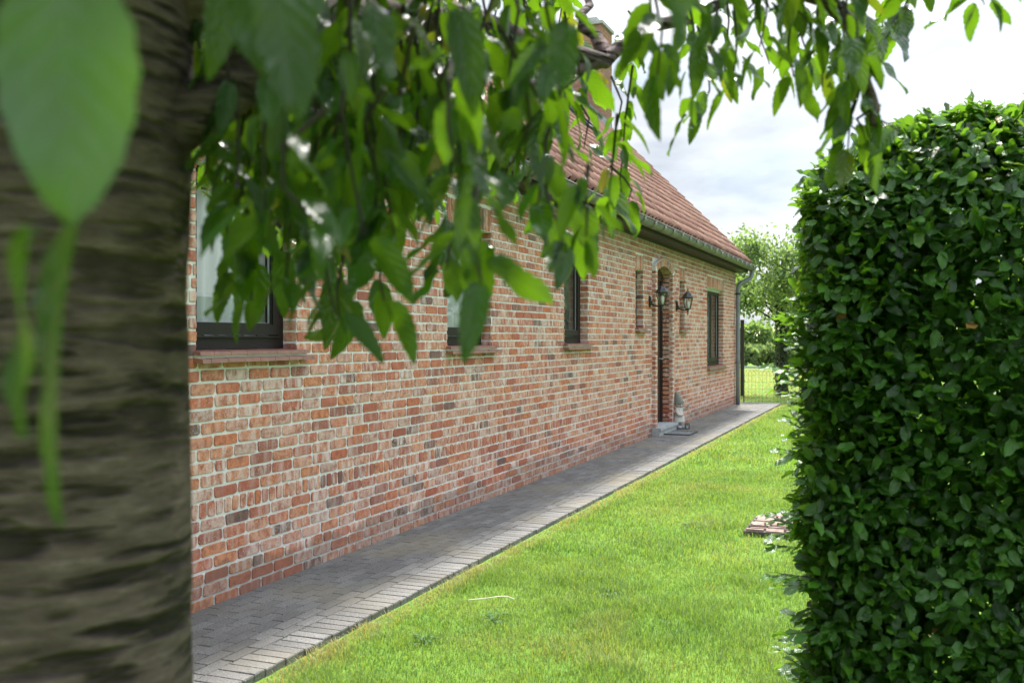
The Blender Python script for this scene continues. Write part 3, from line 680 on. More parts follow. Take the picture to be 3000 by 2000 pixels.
# ------------------------------------------------------------------ wall lamps
def wall_lamp(y, z, label):
    t = tag(empty('wall_lamp', (-W, y, z)), label, 'lamp', 'lantern lamps beside the front door')
    d = MB(); vs = []                      # oval mounting plate
    for (x_, s_) in ((.004, 1), (.022, 1), (.034, .72)):
        for k in range(16): a_ = 2*pi*k/16; vs.append((x_, .042*s_*cos(a_), .088*s_*sin(a_)))
    d.add(vs, [(i*16+k, i*16+(k+1) % 16, (i+1)*16+(k+1) % 16, (i+1)*16+k) for i in range(2) for k in range(16)]+[tuple(range(15, -1, -1)), tuple(range(32, 48))])
    d.build('mounting_plate', M_BLACK, t)
    d = MB(); d.tube(smooth_pts([(.03, 0, .02), (.05, 0, -.035), (.09, 0, -.065), (.14, 0, -.072), (.20, 0, -.07)], 2), .0105, 8); d.tube([(.03, 0, -.045), (.07, 0, -.052), (.1, 0, -.066)], .007, 6); d.build('arm', M_BLACK, t, True)
    cx = .20
    d = MB(); d.lathe([(.004, -.155), (.011, -.145), (.012, -.132), (.006, -.122), (.010, -.11), (.018, -.098), (.012, -.085), (.03, -.065), (.048, -.052), (.05, -.046)], 6, (cx, 0, 0))
    for k in range(6):
        a_ = 2*pi*(k+.5)/6; d.tube([(cx+.048*cos(a_), .048*sin(a_), -.05), (cx+.083*cos(a_), .083*sin(a_), .125)], .0062, 5)
    d.lathe([(.087, .120), (.089, .126), (.086, .132)], 6, (cx, 0, 0)); d.build('lantern_frame', M_LAMP, t)
    d = MB(); d.lathe([(.118, .128), (.120, .133), (.098, .150), (.074, .176), (.058, .205), (.040, .226), (.018, .238), (.008, .246), (.007, .257), (.012, .264), (.013, .272), (.006, .280), (.003, .286)], 6, (cx, 0, 0)); d.build('lamp_cap', M_LAMP, t)
    d = MB(); vs = []
    for k in range(6): a_ = 2*pi*(k+.5)/6; vs += [(cx+.045*cos(a_), .045*sin(a_), -.048), (cx+.080*cos(a_), .080*sin(a_), .122)]
    d.add(vs, [(2*k, 2*((k+1) % 6), 2*((k+1) % 6)+1, 2*k+1) for k in range(6)]); d.build('glass', M_LGLASS, t)
    d = MB(); d.lathe([(.022, -.045), (.022, -.012), (.030, -.005), (.033, .03), (.030, .075), (.015, .09)], 12, (cx, 0, 0)); d.build('bulb', M_BULB, t, True)
    return t
M_BULB = simple('bulb_glass', (.72, .73, .7), .35, 0, .05)
wall_lamp(14.62, 2.03, 'black lantern lamp on the wall in front of the arched doorway, nearer one')
wall_lamp(16.48, 2.02, 'black lantern lamp just beyond the arched doorway beside the narrow window')

# ------------------------------------------------------------------ doormat, gnome, candle lantern
def make_mat():
    m, n, l, p = mat('rubber_mat'); v = n.new('ShaderNodeTexVoronoi'); v.inputs['Scale'].default_value = 45; c = n.new('ShaderNodeTexCoord'); l.new(c.outputs['Object'], v.inputs['Vector'])
    r = ramp(n, l, v.outputs['Distance'], [(.25, (.03, .033, .037)), (.5, (.17, .18, .19))]); l.new(r.outputs[0], p.inputs['Base Color']); p.inputs['Roughness'].default_value = .7; bump(n, l, p, v.outputs['Distance'], .8, .01); return m
M_MAT = make_mat(); dm = MB(); dm.box((-3.53, 15.10, .004), (-3.12, 15.66, .011))
dm.box((-3.545, 15.085, .003), (-3.105, 15.10, .015), None, 1); dm.box((-3.545, 15.66, .003), (-3.105, 15.675, .015), None, 1); dm.box((-3.545, 15.10, .003), (-3.53, 15.66, .015), None, 1); dm.box((-3.12, 15.10, .003), (-3.105, 15.66, .015), None, 1)
tag(dm.build('doormat', [M_MAT, M_BLACK]), 'dark patterned doormat lying on the path before the doorstep', 'doormat')
M_GSKIN = simple('gnome_skin', (.52, .44, .41), .75, 0, .12, 20); M_GCAP = simple('gnome_cap_paint', (.17, .175, .155), .8, 0, .2, 30, .2); M_GROBE = simple('gnome_robe_paint', (.55, .55, .53), .8, 0, .1, 20)
M_GBOOT = simple('gnome_boot_paint', (.33, .34, .38), .6, 0, .2, 25); M_GHAIR = simple('gnome_hair', (.25, .19, .15), .8, 0, .2, 40)
def gnome():
    # figure built facing +x, .61 m high
    t = tag(empty('garden_gnome', (-3.50, 16.12, 0), R(-18)), 'stone coloured garden gnome in a grey pointed cap standing beside the doorstep', 'statue')
    d = MB(); d.lathe([(.075, .105), (.096, .11), (.098, .13), (.088, .19), (.076, .25), (.066, .29), (.070, .315), (.060, .345), (.035, .36)], 28, (0, 0, 0), None, None, .92, 1.05); d.build('robe', M_GROBE, t, True)
    d = MB(); d.ball((.006, 0, .405), .066, 22, 14, (1.02, 1.05, .95)); d.ball((.062, .034, .385), .022, 12, 8); d.ball((.062, -.034, .385), .022, 12, 8); d.ball((.078, 0, .402), .017, 12, 8)
    d.ball((.0, .068, .40), .018, 10, 7, (1, .5, 1.2)); d.ball((.0, -.068, .40), .018, 10, 7, (1, .5, 1.2)); d.tube([(.06, -.02, .368), (.068, 0, .362), (.06, .02, .368)], .005, 6)
    hd = d.build('head', M_GSKIN, t, True)
    [MB().ball((.066, e_, .418), .006, 8, 6).build('eye', M_BLACK, hd) for e_ in (.022, -.022)]
    for s_ in (1, -1): MB().tube([(-.03, .062*s_, .40), (-.035, .078*s_, .37), (-.03, .082*s_, .335), (-.025, .08*s_, .315)], [.018, .02, .016, .006], 8).build('hair_braid', M_GHAIR, t, True)
    d = MB(); pts = smooth_pts([(0, 0, .42), (-.006, 0, .455), (-.018, 0, .50), (-.034, 0, .55), (-.05, 0, .59), (-.058, 0, .612)], 1); rr = [.083]+[.083*(1-i/(len(pts)-1))**.8+.006 for i in range(1, len(pts))]
    d.tube(pts, rr, 22); d.tube([(.082*cos(a_), .084*sin(a_), .424-.012*cos(a_)) for a_ in np.linspace(0, 2*pi, 25)], .010, 7); d.build('pointed_cap', M_GCAP, t, True)
    for s_, pp in ((-1, [(0, -.062, .325), (.015, -.098, .285), (.045, -.096, .235), (.085, -.055, .235)]), (1, [(0, .062, .325), (.04, .095, .315), (.09, .09, .335), (.13, .07, .375)])):
        d = MB(); p_ = smooth_pts(pp, 2); d.tube(p_, [.032-.012*i/(len(p_)-1) for i in range(len(p_))], 12)
        h_ = p_[-1]; dr_ = (p_[-1]-p_[-2]).normalized(); d.ball(h_+dr_*.012, .019, 12, 8)
        for k in range(4): sd_ = dr_.cross(Vector((0, 0, 1))).normalized()*(k-1.5)*.009; d.tube([h_+dr_*.02+sd_, h_+dr_*.037+sd_*1.2, h_+dr_*.046+sd_+Vector((0, 0, -.004))], [.0055, .005, .004], 6)
        d.tube([h_+dr_*.008+Vector((0, 0, .012)), h_+dr_*.02+Vector((0, 0, .026))], [.006, .0045], 6); d.build('arm', M_GSKIN, t, True)
    for s_ in (1, -1):
        d = MB(); d.tube([(-.012, .042*s_, .115), (-.008, .044*s_, .05)], [.034, .030], 14); d.build('leg', M_GSKIN, t, True)
        d = MB(); d.ball((.022, .047*s_, .032), .04, 18, 11, (1.42, 1.0, .82)); d.ball((-.012, .046*s_, .05), .036, 14, 9, (.95, 1, .8)); d.build('boot', M_GBOOT, t, True)
    return t
gnome()
t = tag(empty('candle_lantern', (-3.375, 16.17, .0), R(20)), 'tiny black candle lantern at the feet of the garden gnome', 'lantern')
d = MB(); d.box((-.034, -.034, 0), (.034, .034, .010)); d.box((-.034, -.034, .082), (.034, .034, .088))
for sx_ in (-1, 1):
    for sy_ in (-1, 1): d.box((sx_*.031-.003, sy_*.031-.003, .010), (sx_*.031+.003, sy_*.031+.003, .082))
    d.box((sx_*.031-.0025, -.0025, .010), (sx_*.031+.0025, .0025, .082)); d.box((-.0025, sx_*.031-.0025, .010), (.0025, sx_*.031+.0025, .082))
d.build('lantern_frame', M_BLACK, t); d = MB(); d.lathe([(.042, .0), (.040, .005), (.012, .026), (.008, .034)], 4, (0, 0, .089)); d.tube([(.014*cos(a_), 0, .132+.014*sin(a_)) for a_ in np.linspace(0, 2*pi, 14)], .0022, 5); d.build('lantern_roof', simple('rusty_brown', (.16, .10, .06), .7), t)
d = MB(); d.lathe([(.015, .0), (.015, .035), (.003, .038)], 12, (0, 0, .010)); d.build('candle', M_BULB, t)

# ------------------------------------------------------------------ leaves and trees
def leaf_tpl(nv, nu, wid, fold=.16, droop=.22, serr=.05, tip=1.35, wav=.0):
    """a unit long leaf: along +y, across x, normal +z; returns verts and uv"""
    us = np.linspace(-1, 1, nu); V = []; UV = []
    for j in range(nv):
        v = j/(nv-1); wv = (v**.5)*((1-v)**(.62*tip)); wv /= .585; wv = max(wv, .012)*wid*.5
        if 0 < j < nv-1: wv *= 1+serr*(1 if j % 2 else -1)
        for u in us:
            V.append((u*wv, v, fold*abs(u)*wv*1.4-droop*v*v+wav*math.sin(v*9+u)*abs(u)*.06)); UV.append((u*.5+.5, v))
    F = [(j*nu+i, j*nu+i+1, (j+1)*nu+i+1, (j+1)*nu+i) for j in range(nv-1) for i in range(nu-1)]
    return np.array(V), np.array(F), np.array(UV)
def leaves(name, tpls, pos, axis, nrm, size, tone, mat_, parent=None):
    """joins many leaves into one mesh: pos, axis (base to tip), nrm arrays (n,3)"""
    axis = axis/np.linalg.norm(axis, axis=1, keepdims=True); nrm = nrm-axis*(nrm*axis).sum(1, keepdims=True); nrm /= np.linalg.norm(nrm, axis=1, keepdims=True)+1e-9
    side = np.cross(axis, nrm); idx = rng.integers(0, len(tpls), len(pos)); VV = []; FF = []; CC = []; b = 0
    for ti, (V, F, UV) in enumerate(tpls):
        s_ = np.where(idx == ti)[0]
        if not len(s_): continue
        P = pos[s_][:, None, :]+size[s_][:, None, None]*(V[None, :, 0:1]*side[s_][:, None, :]+V[None, :, 1:2]*axis[s_][:, None, :]+V[None, :, 2:3]*nrm[s_][:, None, :])
        n_, m_ = len(s_), len(V); VV.append(P.reshape(-1, 3)); FF.append((F[None]+(np.arange(n_)*m_)[:, None, None]+b).reshape(-1, 4)); b += n_*m_
        c = np.ones((n_, m_, 4)); c[:, :, 0] = tone[s_][:, None]; c[:, :, 1:3] = UV[None]; CC.append(c.reshape(-1, 4))
    return np_mesh(name, np.concatenate(VV), np.concatenate(FF), mat_, parent, np.concatenate(CC))
def rand_unit(n): v = rng.normal(size=(n, 3)); return v/np.linalg.norm(v, axis=1, keepdims=True)

# cherry tree: trunk at the left, limbs over the camera, hanging twigs
T0 = Vector((-.940, .878, 0))
tree = tag(empty('cherry_tree', (T0.x, T0.y, GZ)), 'cherry tree with dark banded bark and hanging leaves close to the viewer', 'tree')
def tp(o): o.matrix_parent_inverse = Matrix.Translation((-T0.x, -T0.y, -GZ)); return o
nz_, na_ = 130, 96; V = []
for j in range(nz_):
    zz = GZ-.02+2.75*j/(nz_-1); r0 = .166+.05*math.exp(-zz*5)+(.03*max(0, zz-1.75))
    for k in range(na_):
        a_ = 2*pi*k/na_; V.append((r0*cos(a_), r0*sin(a_), zz))
V = np.array(V); Pn = V*np.array([3.0, 3.0, 24.0]); band = vnoise(Pn, 1); band2 = vnoise(V*np.array([9., 9., 60.]), 2); lump = vnoise(V*np.array([6., 6., 4.]), 3)
rr = np.linalg.norm(V[:, :2], axis=1); k_ = 1+(-.020*np.clip((.42-band)*5, 0, 1)+.012*(band2-.5)*.6+.06*(lump-.5))
V[:, 0] = V[:, 0]*k_+T0.x; V[:, 1] = V[:, 1]*k_+T0.y
F = np.array([(j*na_+k, j*na_+(k+1) % na_, (j+1)*na_+(k+1) % na_, (j+1)*na_+k) for j in range(nz_-1) for k in range(na_)])
tr = tp(np_mesh('trunk', V, F, M_BARK, tree))
limbs = [([T0+Vector((.02, .02, 1.62)), at(500, 230, 1.15), at(700, 60, 1.35), at(1000, 20, 1.75), at(1250, 110, 2.15), at(1400, 135, 2.35), at(1560, 40, 2.4), at(1800, -60, 2.3)], .044, .010),
         ([T0+Vector((.05, .05, 1.9)), at(560, -20, 1.2), at(900, -160, 1.5), at(1400, -160, 1.7), at(1750, -60, 1.8), at(1930, 20, 1.75), at(1985, 170, 1.7), at(2020, 300, 1.68)], .055, .004),
         ([at(1385, 130, 2.33), at(1340, 160, 2.25), at(1280, 175, 2.1), at(1200, 190, 1.9)], .022, .006), ([at(1395, 130, 2.35), at(1345, 70, 2.4), at(1335, 20, 2.45), at(1370, -60, 2.6)], .02, .006),
         ([T0+Vector((.0, .1, 1.75)), at(560, 180, 1.5), at(680, 330, 1.55), at(740, 480, 1.5)], .03, .005), ([T0+Vector((0, 0, 2.4)), T0+Vector((.2, -.3, 3.0)), T0+Vector((.6, -.7, 3.3))], .07, .02),
         ([T0+Vector((0, .05, 2.3)), T0+Vector((.1, .8, 3.0)), T0+Vector((.5, 1.6, 3.4)), T0+Vector((1.0, 2.2, 3.4))], .07, .015), ([T0+Vector((0, .02, 2.3)), T0+Vector((-.7, .5, 2.9)), T0+Vector((-1.3, 1.2, 3.0))], .06, .015)]
d = MB()
for pts, ra, rb in limbs:
    p_ = smooth_pts(pts, 2); p_ = [p+Vector((random.gauss(0, .006), random.gauss(0, .006), random.gauss(0, .006))) for p in p_]
    d.tube(p_, [ra+(rb-ra)*(i/(len(p_)-1))**.7 for i in range(len(p_))], 10)
br = tp(d.build('branches', M_BARK, tree, True))
STR = [(478, 40, 470, 400, 1.25), (520, 20, 545, 420, 1.2), (600, 60, 585, 690, 1.35), (560, 130, 535, 640, 1.5), (655, 120, 655, 640, 1.25), (700, 60, 702, 560, 1.15), (640, 0, 620, 480, 1.0), (745, 40, 770, 720, 1.2), (775, 540, 785, 730, 1.4), (800, 0, 830, 540, 1.1),
       (855, 90, 862, 690, 1.25), (905, 20, 922, 540, 1.2), (960, 60, 950, 430, 1.1), (1010, 150, 1018, 620, 1.3), (1090, 390, 1105, 650, 1.05), (1150, 60, 1165, 400, 1.2), (1205, 150, 1215, 300, 1.3), (1240, 180, 1235, 470, 1.45),
       (1292, 200, 1296, 560, 1.3), (1345, 380, 1362, 540, 1.25), (1420, 260, 1405, 480, 1.75), (1040, 120, 1040, 380, 1.0), (880, 200, 880, 430, 1.0), (760, 250, 740, 520, .98),
       (1100, 240, 1103, 370, 2.4), (1150, 280, 1180, 430, 2.5), (1190, 330, 1190, 380, 2.3), (1330, 240, 1338, 340, 2.5), (1395, 380, 1440, 460, 2.2), (1455, 150, 1432, 470, 2.2), (1405, 180, 1408, 330, 2.4), (1020, 200, 1015, 360, 2.5),
       (912, 190, 918, 340, 4.0), (1002, 280, 1000, 480, 4.2), (1480, -80, 1500, 130, 1.5), (1520, -80, 1515, 180, 1.35), (1565, -80, 1590, 260, 1.75), (1600, 60, 1607, 275, 2.0), (1640, -80, 1635, 120, 1.5), (1690, -80, 1688, 200, 1.8), (1660, -20, 1660, 170, 2.1),
       (1740, -80, 1745, 110, 1.6), (1770, -60, 1768, 150, 2.0), (1810, -80, 1825, 180, 1.7), (1850, -60, 1862, 150, 1.9), (1880, -40, 1890, 200, 1.7), (1920, -20, 1940, 260, 1.75), (1950, 60, 1955, 350, 1.7), (1985, 170, 1985, 330, 1.7), (2010, 250, 2030, 330, 1.68), (2010, 240, 2055, 300, 1.7),
       (1985, -80, 2005, 90, 1.8), (1960, -60, 1975, 130, 1.6), (2030, -60, 2040, 60, 1.8), (2235, -60, 2275, 10, 1.7), (2200, -80, 2235, 0, 1.75)]
prof_b = [(440, 380), (560, 560), (620, 600), (780, 620), (870, 620), (930, 480), (1020, 480), (1100, 380), (1170, 330), (1240, 330), (1300, 350), (1420, 260), (1480, 130), (1600, 150), (1750, 90), (1880, 150), (1990, 120), (2060, 20)]
r2 = random.Random(21)
for i in range(160):
    X = r2.uniform(440, 1480 if r2.random() < .78 else 2020); b_ = np.interp(X, [p[0] for p in prof_b], [p[1] for p in prof_b]); Ya = r2.uniform(-160, 120); Yb = Ya+(b_-Ya)*r2.uniform(.45, .98)
    if Yb-Ya < 60: continue
    if (Ya < 300 and 1290 < X < 1445) or (1040 < X < 1300 and r2.random() < .6): continue
    dp = r2.uniform(1.15, 3.2) if X < 1480 else r2.uniform(1.5, 3.0); STR.append((X, Ya, X+r2.uniform(-35, 35), Yb, dp))
P, A, Nn, Sz, To = [], [], [], [], []; tw = MB()
def add_leaf(p, a, n_, s, t=None): P.append(p); A.append(a); Nn.append(n_); Sz.append(s); To.append(r2.random()*.955 if t is None else t)
def strand(p0, p1, step=.030, smin=.075, smax=.125, wide=1.0, tone=None):
    ln = (p1-p0).length; k = max(3, int(ln/.06)); pts = []
    sw = Vector((r2.gauss(0, .02), r2.gauss(0, .02), 0))
    for i in range(k+1): t_ = i/k; pts.append(p0.lerp(p1, t_)+sw*math.sin(t_*pi)+Vector((r2.gauss(0, .005), r2.gauss(0, .005), 0)))
    tw.tube(pts, [.0032-.0018*i/k for i in range(k+1)], 5); n_ = int(ln/step)
    for i in range(n_+2):
        t_ = min(1, (i+r2.random())/(n_+1)); f_ = t_*k; j = min(int(f_), k-1); p = pts[j].lerp(pts[j+1], f_-j)
        az = r2.uniform(0, 2*pi); o_ = Vector((cos(az), sin(az), 0)); a_ = (o_*r2.uniform(.2, 1.5)+Vector((0, 0, -1))).normalized()
        nn = (o_*.9+Vector((0, 0, .55))+Vector((r2.gauss(0, .4), r2.gauss(0, .4), r2.gauss(0, .25))))
        add_leaf(p+o_*.012*wide, a_, nn, r2.uniform(smin, smax), tone)
for X0, Y0_, X1, Y1_, dd_ in STR: strand(at(X0, Y0_, dd_), at(X1, Y1_, dd_+r2.uniform(-.1, .1)), .027 if dd_ < 3 else .02, .045, .088 if dd_ < 3 else .07)
for i in range(160): p0 = T0+Vector((r2.uniform(-.6, 1.5), r2.uniform(-.3, .9), r2.uniform(2.3, 2.7))); strand(p0, p0+Vector((r2.gauss(0, .15), r2.gauss(0, .15), -r2.uniform(.1, .25))), .025, .08, .13)  # unseen twigs above the frame, added to shade the near leaves
for i in range(420): p0 = T0+Vector((r2.uniform(-1.6, 1.7), r2.uniform(-2.6, .1), r2.uniform(2.2, 3.3))); strand(p0, p0+Vector((r2.gauss(0, .15), r2.gauss(0, .15), -r2.uniform(.1, .35))), .03, .09, .14)  # unseen twigs over and behind the viewer, added to shade trunk and leaves
for i in range(28):           # a dense hanging mass in front of the left windows
    X = r2.uniform(600, 1010); Ya = r2.uniform(120, 360); Yb = min(Ya+r2.uniform(120, 280), np.interp(X, [p[0] for p in prof_b], [p[1] for p in prof_b])-20); strand(at(X, Ya, 1.9), at(X+r2.uniform(-30, 30), Yb, r2.uniform(1.5, 2.3)), .022, .06, .09, 1, r2.uniform(0, .3))
for i in range(120):          # the crown above the frame
    p0 = T0+Vector((r2.uniform(-1.0, 1.15), r2.uniform(-1.0, 2.2), r2.uniform(2.45, 3.7))); strand(p0, p0+Vector((r2.gauss(0, .15), r2.gauss(0, .15), -r2.uniform(.15, .4))), .03, .08, .13)
CAMF = Vector((-sin(YAW), cos(YAW), 0)); CAMR = Vector((cos(YAW), sin(YAW), 0))
def placed(X0, Y0_, X1, Y1_, dd_, roll, size=None, tone=.4):
    dd_ *= 1.4 if 1.14 < dd_ < 1.45 and Y1_ > 380 else 1; a, b = at(X0, Y0_, dd_), at(X1, Y1_, dd_-.02); add_leaf(a, b-a, -CAMF*cos(roll)+CAMR*sin(roll)+Vector((0, 0, .3)), size or (b-a).length, tone)
for q_ in ((188, 480, 15, 1190, .46, -1.2, None, .86), (70, 520, 5, 1000, .43, -1.0, None, .86),
           (1050, 20, 1100, 240, .92, .2, None, .3), (1300, 50, 1290, 225, .9, -.2, None, .35), (1065, 445, 1085, 630, 1.0, .3, None, .35), (1545, -120, 1530, 130, .75, .7, None, .7),
           (640, -60, 690, 270, .62, .3, None, .15), (560, -120, 600, 170, .66, -.4, None, .1), (730, -80, 705, 70, .7, .4, None, .3), (520, -60, 500, 160, .8, .6, None, .2), (850, 0, 880, 200, .85, .8, None, .2),
           (1272, 466, 1206, 536, 1.3, .5, None, .85), (1280, 500, 1235, 592, 1.32, .9, None, .1), (1292, 525, 1302, 642, 1.3, .1, None, .5), (1335, 465, 1358, 605, 1.28, .3, None, .2), (1345, 500, 1332, 640, 1.36, -.5, None, .75), (1395, 425, 1447, 548, 1.35, .9, None, .1),
           (1118, 555, 1085, 735, 1.15, -.4, None, .7), (1022, 495, 1010, 685, 1.2, .9, None, .1), (650, 575, 652, 722, 1.2, .2, None, .75), (552, 605, 535, 722, 1.3, .9, None, .3), (590, 600, 582, 748, 1.25, .5, None, .4), (868, 640, 872, 772, 1.2, .5, None, .6),
           (822, 690, 772, 826, 1.2, .6, None, .7), (760, 625, 762, 800, 1.22, .8, None, .2), (765, 765, 695, 778, 1.3, 1.1, None, .92), (628, 410, 560, 480, 1.3, .4, None, .6), (520, 470, 485, 380, 1.35, .6, None, .3), (565, 490, 533, 520, 1.3, .7, None, .2),
           (1960, 105, 1990, 210, 1.6, .1, None, .5), (1600, 100, 1602, 215, 1.6, .1, None, .35), (1535, 100, 1545, 215, 1.45, .4, None, .6), (1830, 150, 1850, 235, 1.7, .2, None, .4), (1985, 30, 2010, 125, 1.7, .7, None, .5), (2020, 45, 2065, 88, 1.75, .8, None, .4),
           (1395, 195, 1372, 165, 2.0, .3, None, .95), (1500, 140, 1515, 210, 1.7, .5, None, .3), (930, 330, 900, 440, 1.15, .3, None, .1), (960, 380, 985, 480, 1.15, .8, None, .15), (820, 420, 800, 560, 1.1, .3, None, .05), (700, 420, 720, 570, 1.1, .2, None, .05)): placed(*q_)
big = leaf_tpl(13, 5, .66, .2, .06, .03, 1.15, .5); a_, b_ = at(152, -90, .44), at(165, 515, .44)
tp(leaves('near_leaf', [big], np.array([a_]), np.array([b_-a_]), np.array([-CAMF*cos(.42)+CAMR*sin(.42)+Vector((0, 0, .3))]), np.array([(b_-a_).length]), np.array([.75]), M_NEAR, tree))
tw.tube(smooth_pts([T0+Vector((.12, -.1, 2.35)), at(220, -420, .46), at(190, -160, .47), at(192, 200, .475), at(188, 480, .46), at(90, 515, .44)], 2), .0016, 6)
tw.tube(smooth_pts([at(200, -250, .465), at(165, -140, .45), a_], 1), .0013, 6)
tpl = [leaf_tpl(15, 5, w_, f_, d_, .06, 1.25, wv) for w_, f_, d_, wv in ((.52, .22, .16, .3), (.56, .12, .10, .8), (.48, .35, .30, .2), (.54, .25, -.10, .9))]
tp(leaves('crown', tpl, np.array(P), np.array(A), np.array(Nn), np.array(Sz), np.array(To), M_CHERRY, tree)); tag(tp(tw.build('twigs', M_TWIG, tree)), None, None, None, 'stuff')

# clipped hedge on the right, its end towards the viewer
HX0, HX1, HY0, HY1, HZ = -.285, 2.6, 3.38, 4.10, 2.215
hedge = tag(empty('hedge', ((HX0+HX1)/2, (HY0+HY1)/2, GZ)), 'tall clipped dark green hedge with rounded top on the right', 'hedge'); hc = Vector(hedge.location)
def hp(o): o.matrix_parent_inverse = Matrix.Translation(-hc); return o
def hedge_leaves(n, x0, x1, y0, y1, ztop, depth, size, seed):
    r = np.random.default_rng(seed); pts = []; nr = []
    faces = [('f', (x1-x0)*ztop), ('b', (x1-x0)*ztop*.6), ('l', (y1-y0)*ztop*1.25), ('t', (x1-x0)*(y1-y0)*1.6)]; tot = sum(a for _, a in faces)
    for fc, ar in faces:
        m = int(n*ar/tot); dpt = r.random(m)**1.6*depth-.03; u = r.random(m); v = r.random(m)
        if fc in 'fb':
            x = x0+(x1-x0)*u; z = v*ztop; s_ = 1 if fc == 'f' else -1; y = (y0 if fc == 'f' else y1)+s_*dpt; nn = np.stack([0*x, 0*x-s_, 0*x], 1)
        elif fc == 'l': x = x0+dpt; y = y0+(y1-y0)*u; z = v*ztop; nn = np.stack([0*x-1, 0*x, 0*x], 1)
        else: x = x0+(x1-x0)*u; y = y0+(y1-y0)*v; z = ztop-dpt; nn = np.stack([0*x, 0*x, 0*x+1], 1)
        pts.append(np.stack([x, y, z], 1)); nr.append(nn)
    p = np.concatenate(pts); nn = np.concatenate(nr)
    e = vnoise(p*np.array([3.2, 3.2, 3.2]), seed)-.5; e2 = vnoise(p*9, seed+1)-.5
    p = p+nn*(e*.10+e2*.05)[:, None]
    # rounded shoulder at the free end
    xx = np.clip((p[:, 0]-x0)/.46, 0, 1); ztop_ = ztop-.17*(1-xx)**2; p[:, 2] = np.minimum(p[:, 2]*np.where(p[:, 2] > ztop*.6, ztop_/ztop, 1), ztop_+.06*r.random(len(p)))
    if True:
        k_ = np.clip((p[:, 2]-(ztop-.42))/.42, 0, 1); p[:, 1] += np.where(p[:, 1] < (y0+y1)/2, .24*k_**2, -.15*k_**2)
    gap = vnoise(p*np.array([5., 5., 5.]), seed+5); keep = r.random(len(p)) < np.clip((gap-.06)*4, .3, 1); return p[keep], nn[keep]
p, nn = hedge_leaves(80000, HX0, HX1, HY0, HY1, HZ, .34, .06, 4); n_ = len(p); ru = rand_unit(n_)
ax = nn*.55+ru*.75+np.array([0, 0, -.25]); no = nn*.55+np.array([0, 0, .75])+rand_unit(n_)*.45
pp, aa, no_, ss, tt = [p], [ax], [no], [rng.uniform(.03, .068, n_)], [rng.random(n_)*.92]
brown = rng.random(n_) < .0022; tt[0][brown] = 1.0
kc = 16000; pc = np.stack([rng.uniform(HX0+.14, HX1, kc), rng.uniform(HY0+.16, HY1-.16, kc), rng.uniform(0, HZ-.3, kc)], 1)   # the dense inside
pp.append(pc); aa.append(rand_unit(kc)); no_.append(rand_unit(kc)); ss.append(rng.uniform(.04, .08, kc)); tt.append(rng.random(kc)*.8)
sprig = MB()
for i in range(500):           # loose shoots sticking out of the free end and the top
    top = i > 160; z = r2.uniform(.1, 2.1); 
    p0 = Vector((HX0+.06, r2.uniform(HY0, HY1), z)) if not top else Vector((r2.uniform(HX0+.22, HX1), r2.uniform(HY0+.12, HY1), HZ-.10))
    dr_ = Vector((-1, r2.gauss(-.1, .35), r2.gauss(.25, .35))).normalized() if not top else Vector((r2.gauss(0, .5), r2.gauss(0, .4), .8)).normalized(); ln = r2.uniform(.06, .26 if z < 1.5 else .16) if not top else r2.uniform(.04, .13)
    pts = [p0, p0+dr_*ln*.5+Vector((0, 0, .008)), p0+dr_*ln]; sprig.tube(pts, [.0028, .002, .0012], 5); k = int(ln/.022)+2
    for j in range(k):
        q_ = pts[0].lerp(pts[2], (j+.6)/k); s_ = 1 if j % 2 else -1; sd_ = dr_.cross(Vector((0, 0, 1))).normalized()*s_
        pp.append(np.array([q_])); aa.append(np.array([dr_*.7+sd_*.75+Vector((0, 0, -.15))])); no_.append(np.array([Vector((r2.gauss(0, .25), r2.gauss(0, .25)-(.7 if top else 0), 1))])); ss.append(np.array([r2.uniform(.04, .075)])); tt.append(np.array([r2.uniform(.5, .92)]))
htpl = [leaf_tpl(8, 5, w_, f_, d_, .06, .95, .9) for w_, f_, d_ in ((.62, .16, .12), (.68, .1, .2), (.58, .28, .05))]
hp(leaves('foliage', htpl, np.concatenate(pp), np.concatenate(aa), np.concatenate(no_), np.concatenate(ss), np.concatenate(tt), M_HEDGE, hedge))
for i in range(7):
    x = HX0+.28+i*.42; yb_ = (HY0+HY1)/2
    for k in range(7):
        z = .25+k*.28; sprig.tube([(x, yb_, z), (x+r2.uniform(-.25, .1), yb_+r2.uniform(-.22, .22), z+.14), (x+r2.uniform(-.33, .25), yb_+r2.choice((-1, 1))*r2.uniform(.15, .28), z+.3)], [.007, .004, .002], 5)
tag(hp(sprig.build('twigs', M_TWIG, hedge)), None, None, None, 'stuff')
for i in range(7):
    d = MB(); x = HX0+.28+i*.42; yb_ = (HY0+HY1)/2; d.tube(smooth_pts([(x, yb_, GZ-.02), (x+.03, yb_+.02, .6), (x-.02, yb_-.02, 1.3), (x, yb_, 2.0)], 1), [.024, .023, .021, .018, .014, .01, .008, .006], 7); hp(d.build('stem', M_TWIG, hedge))

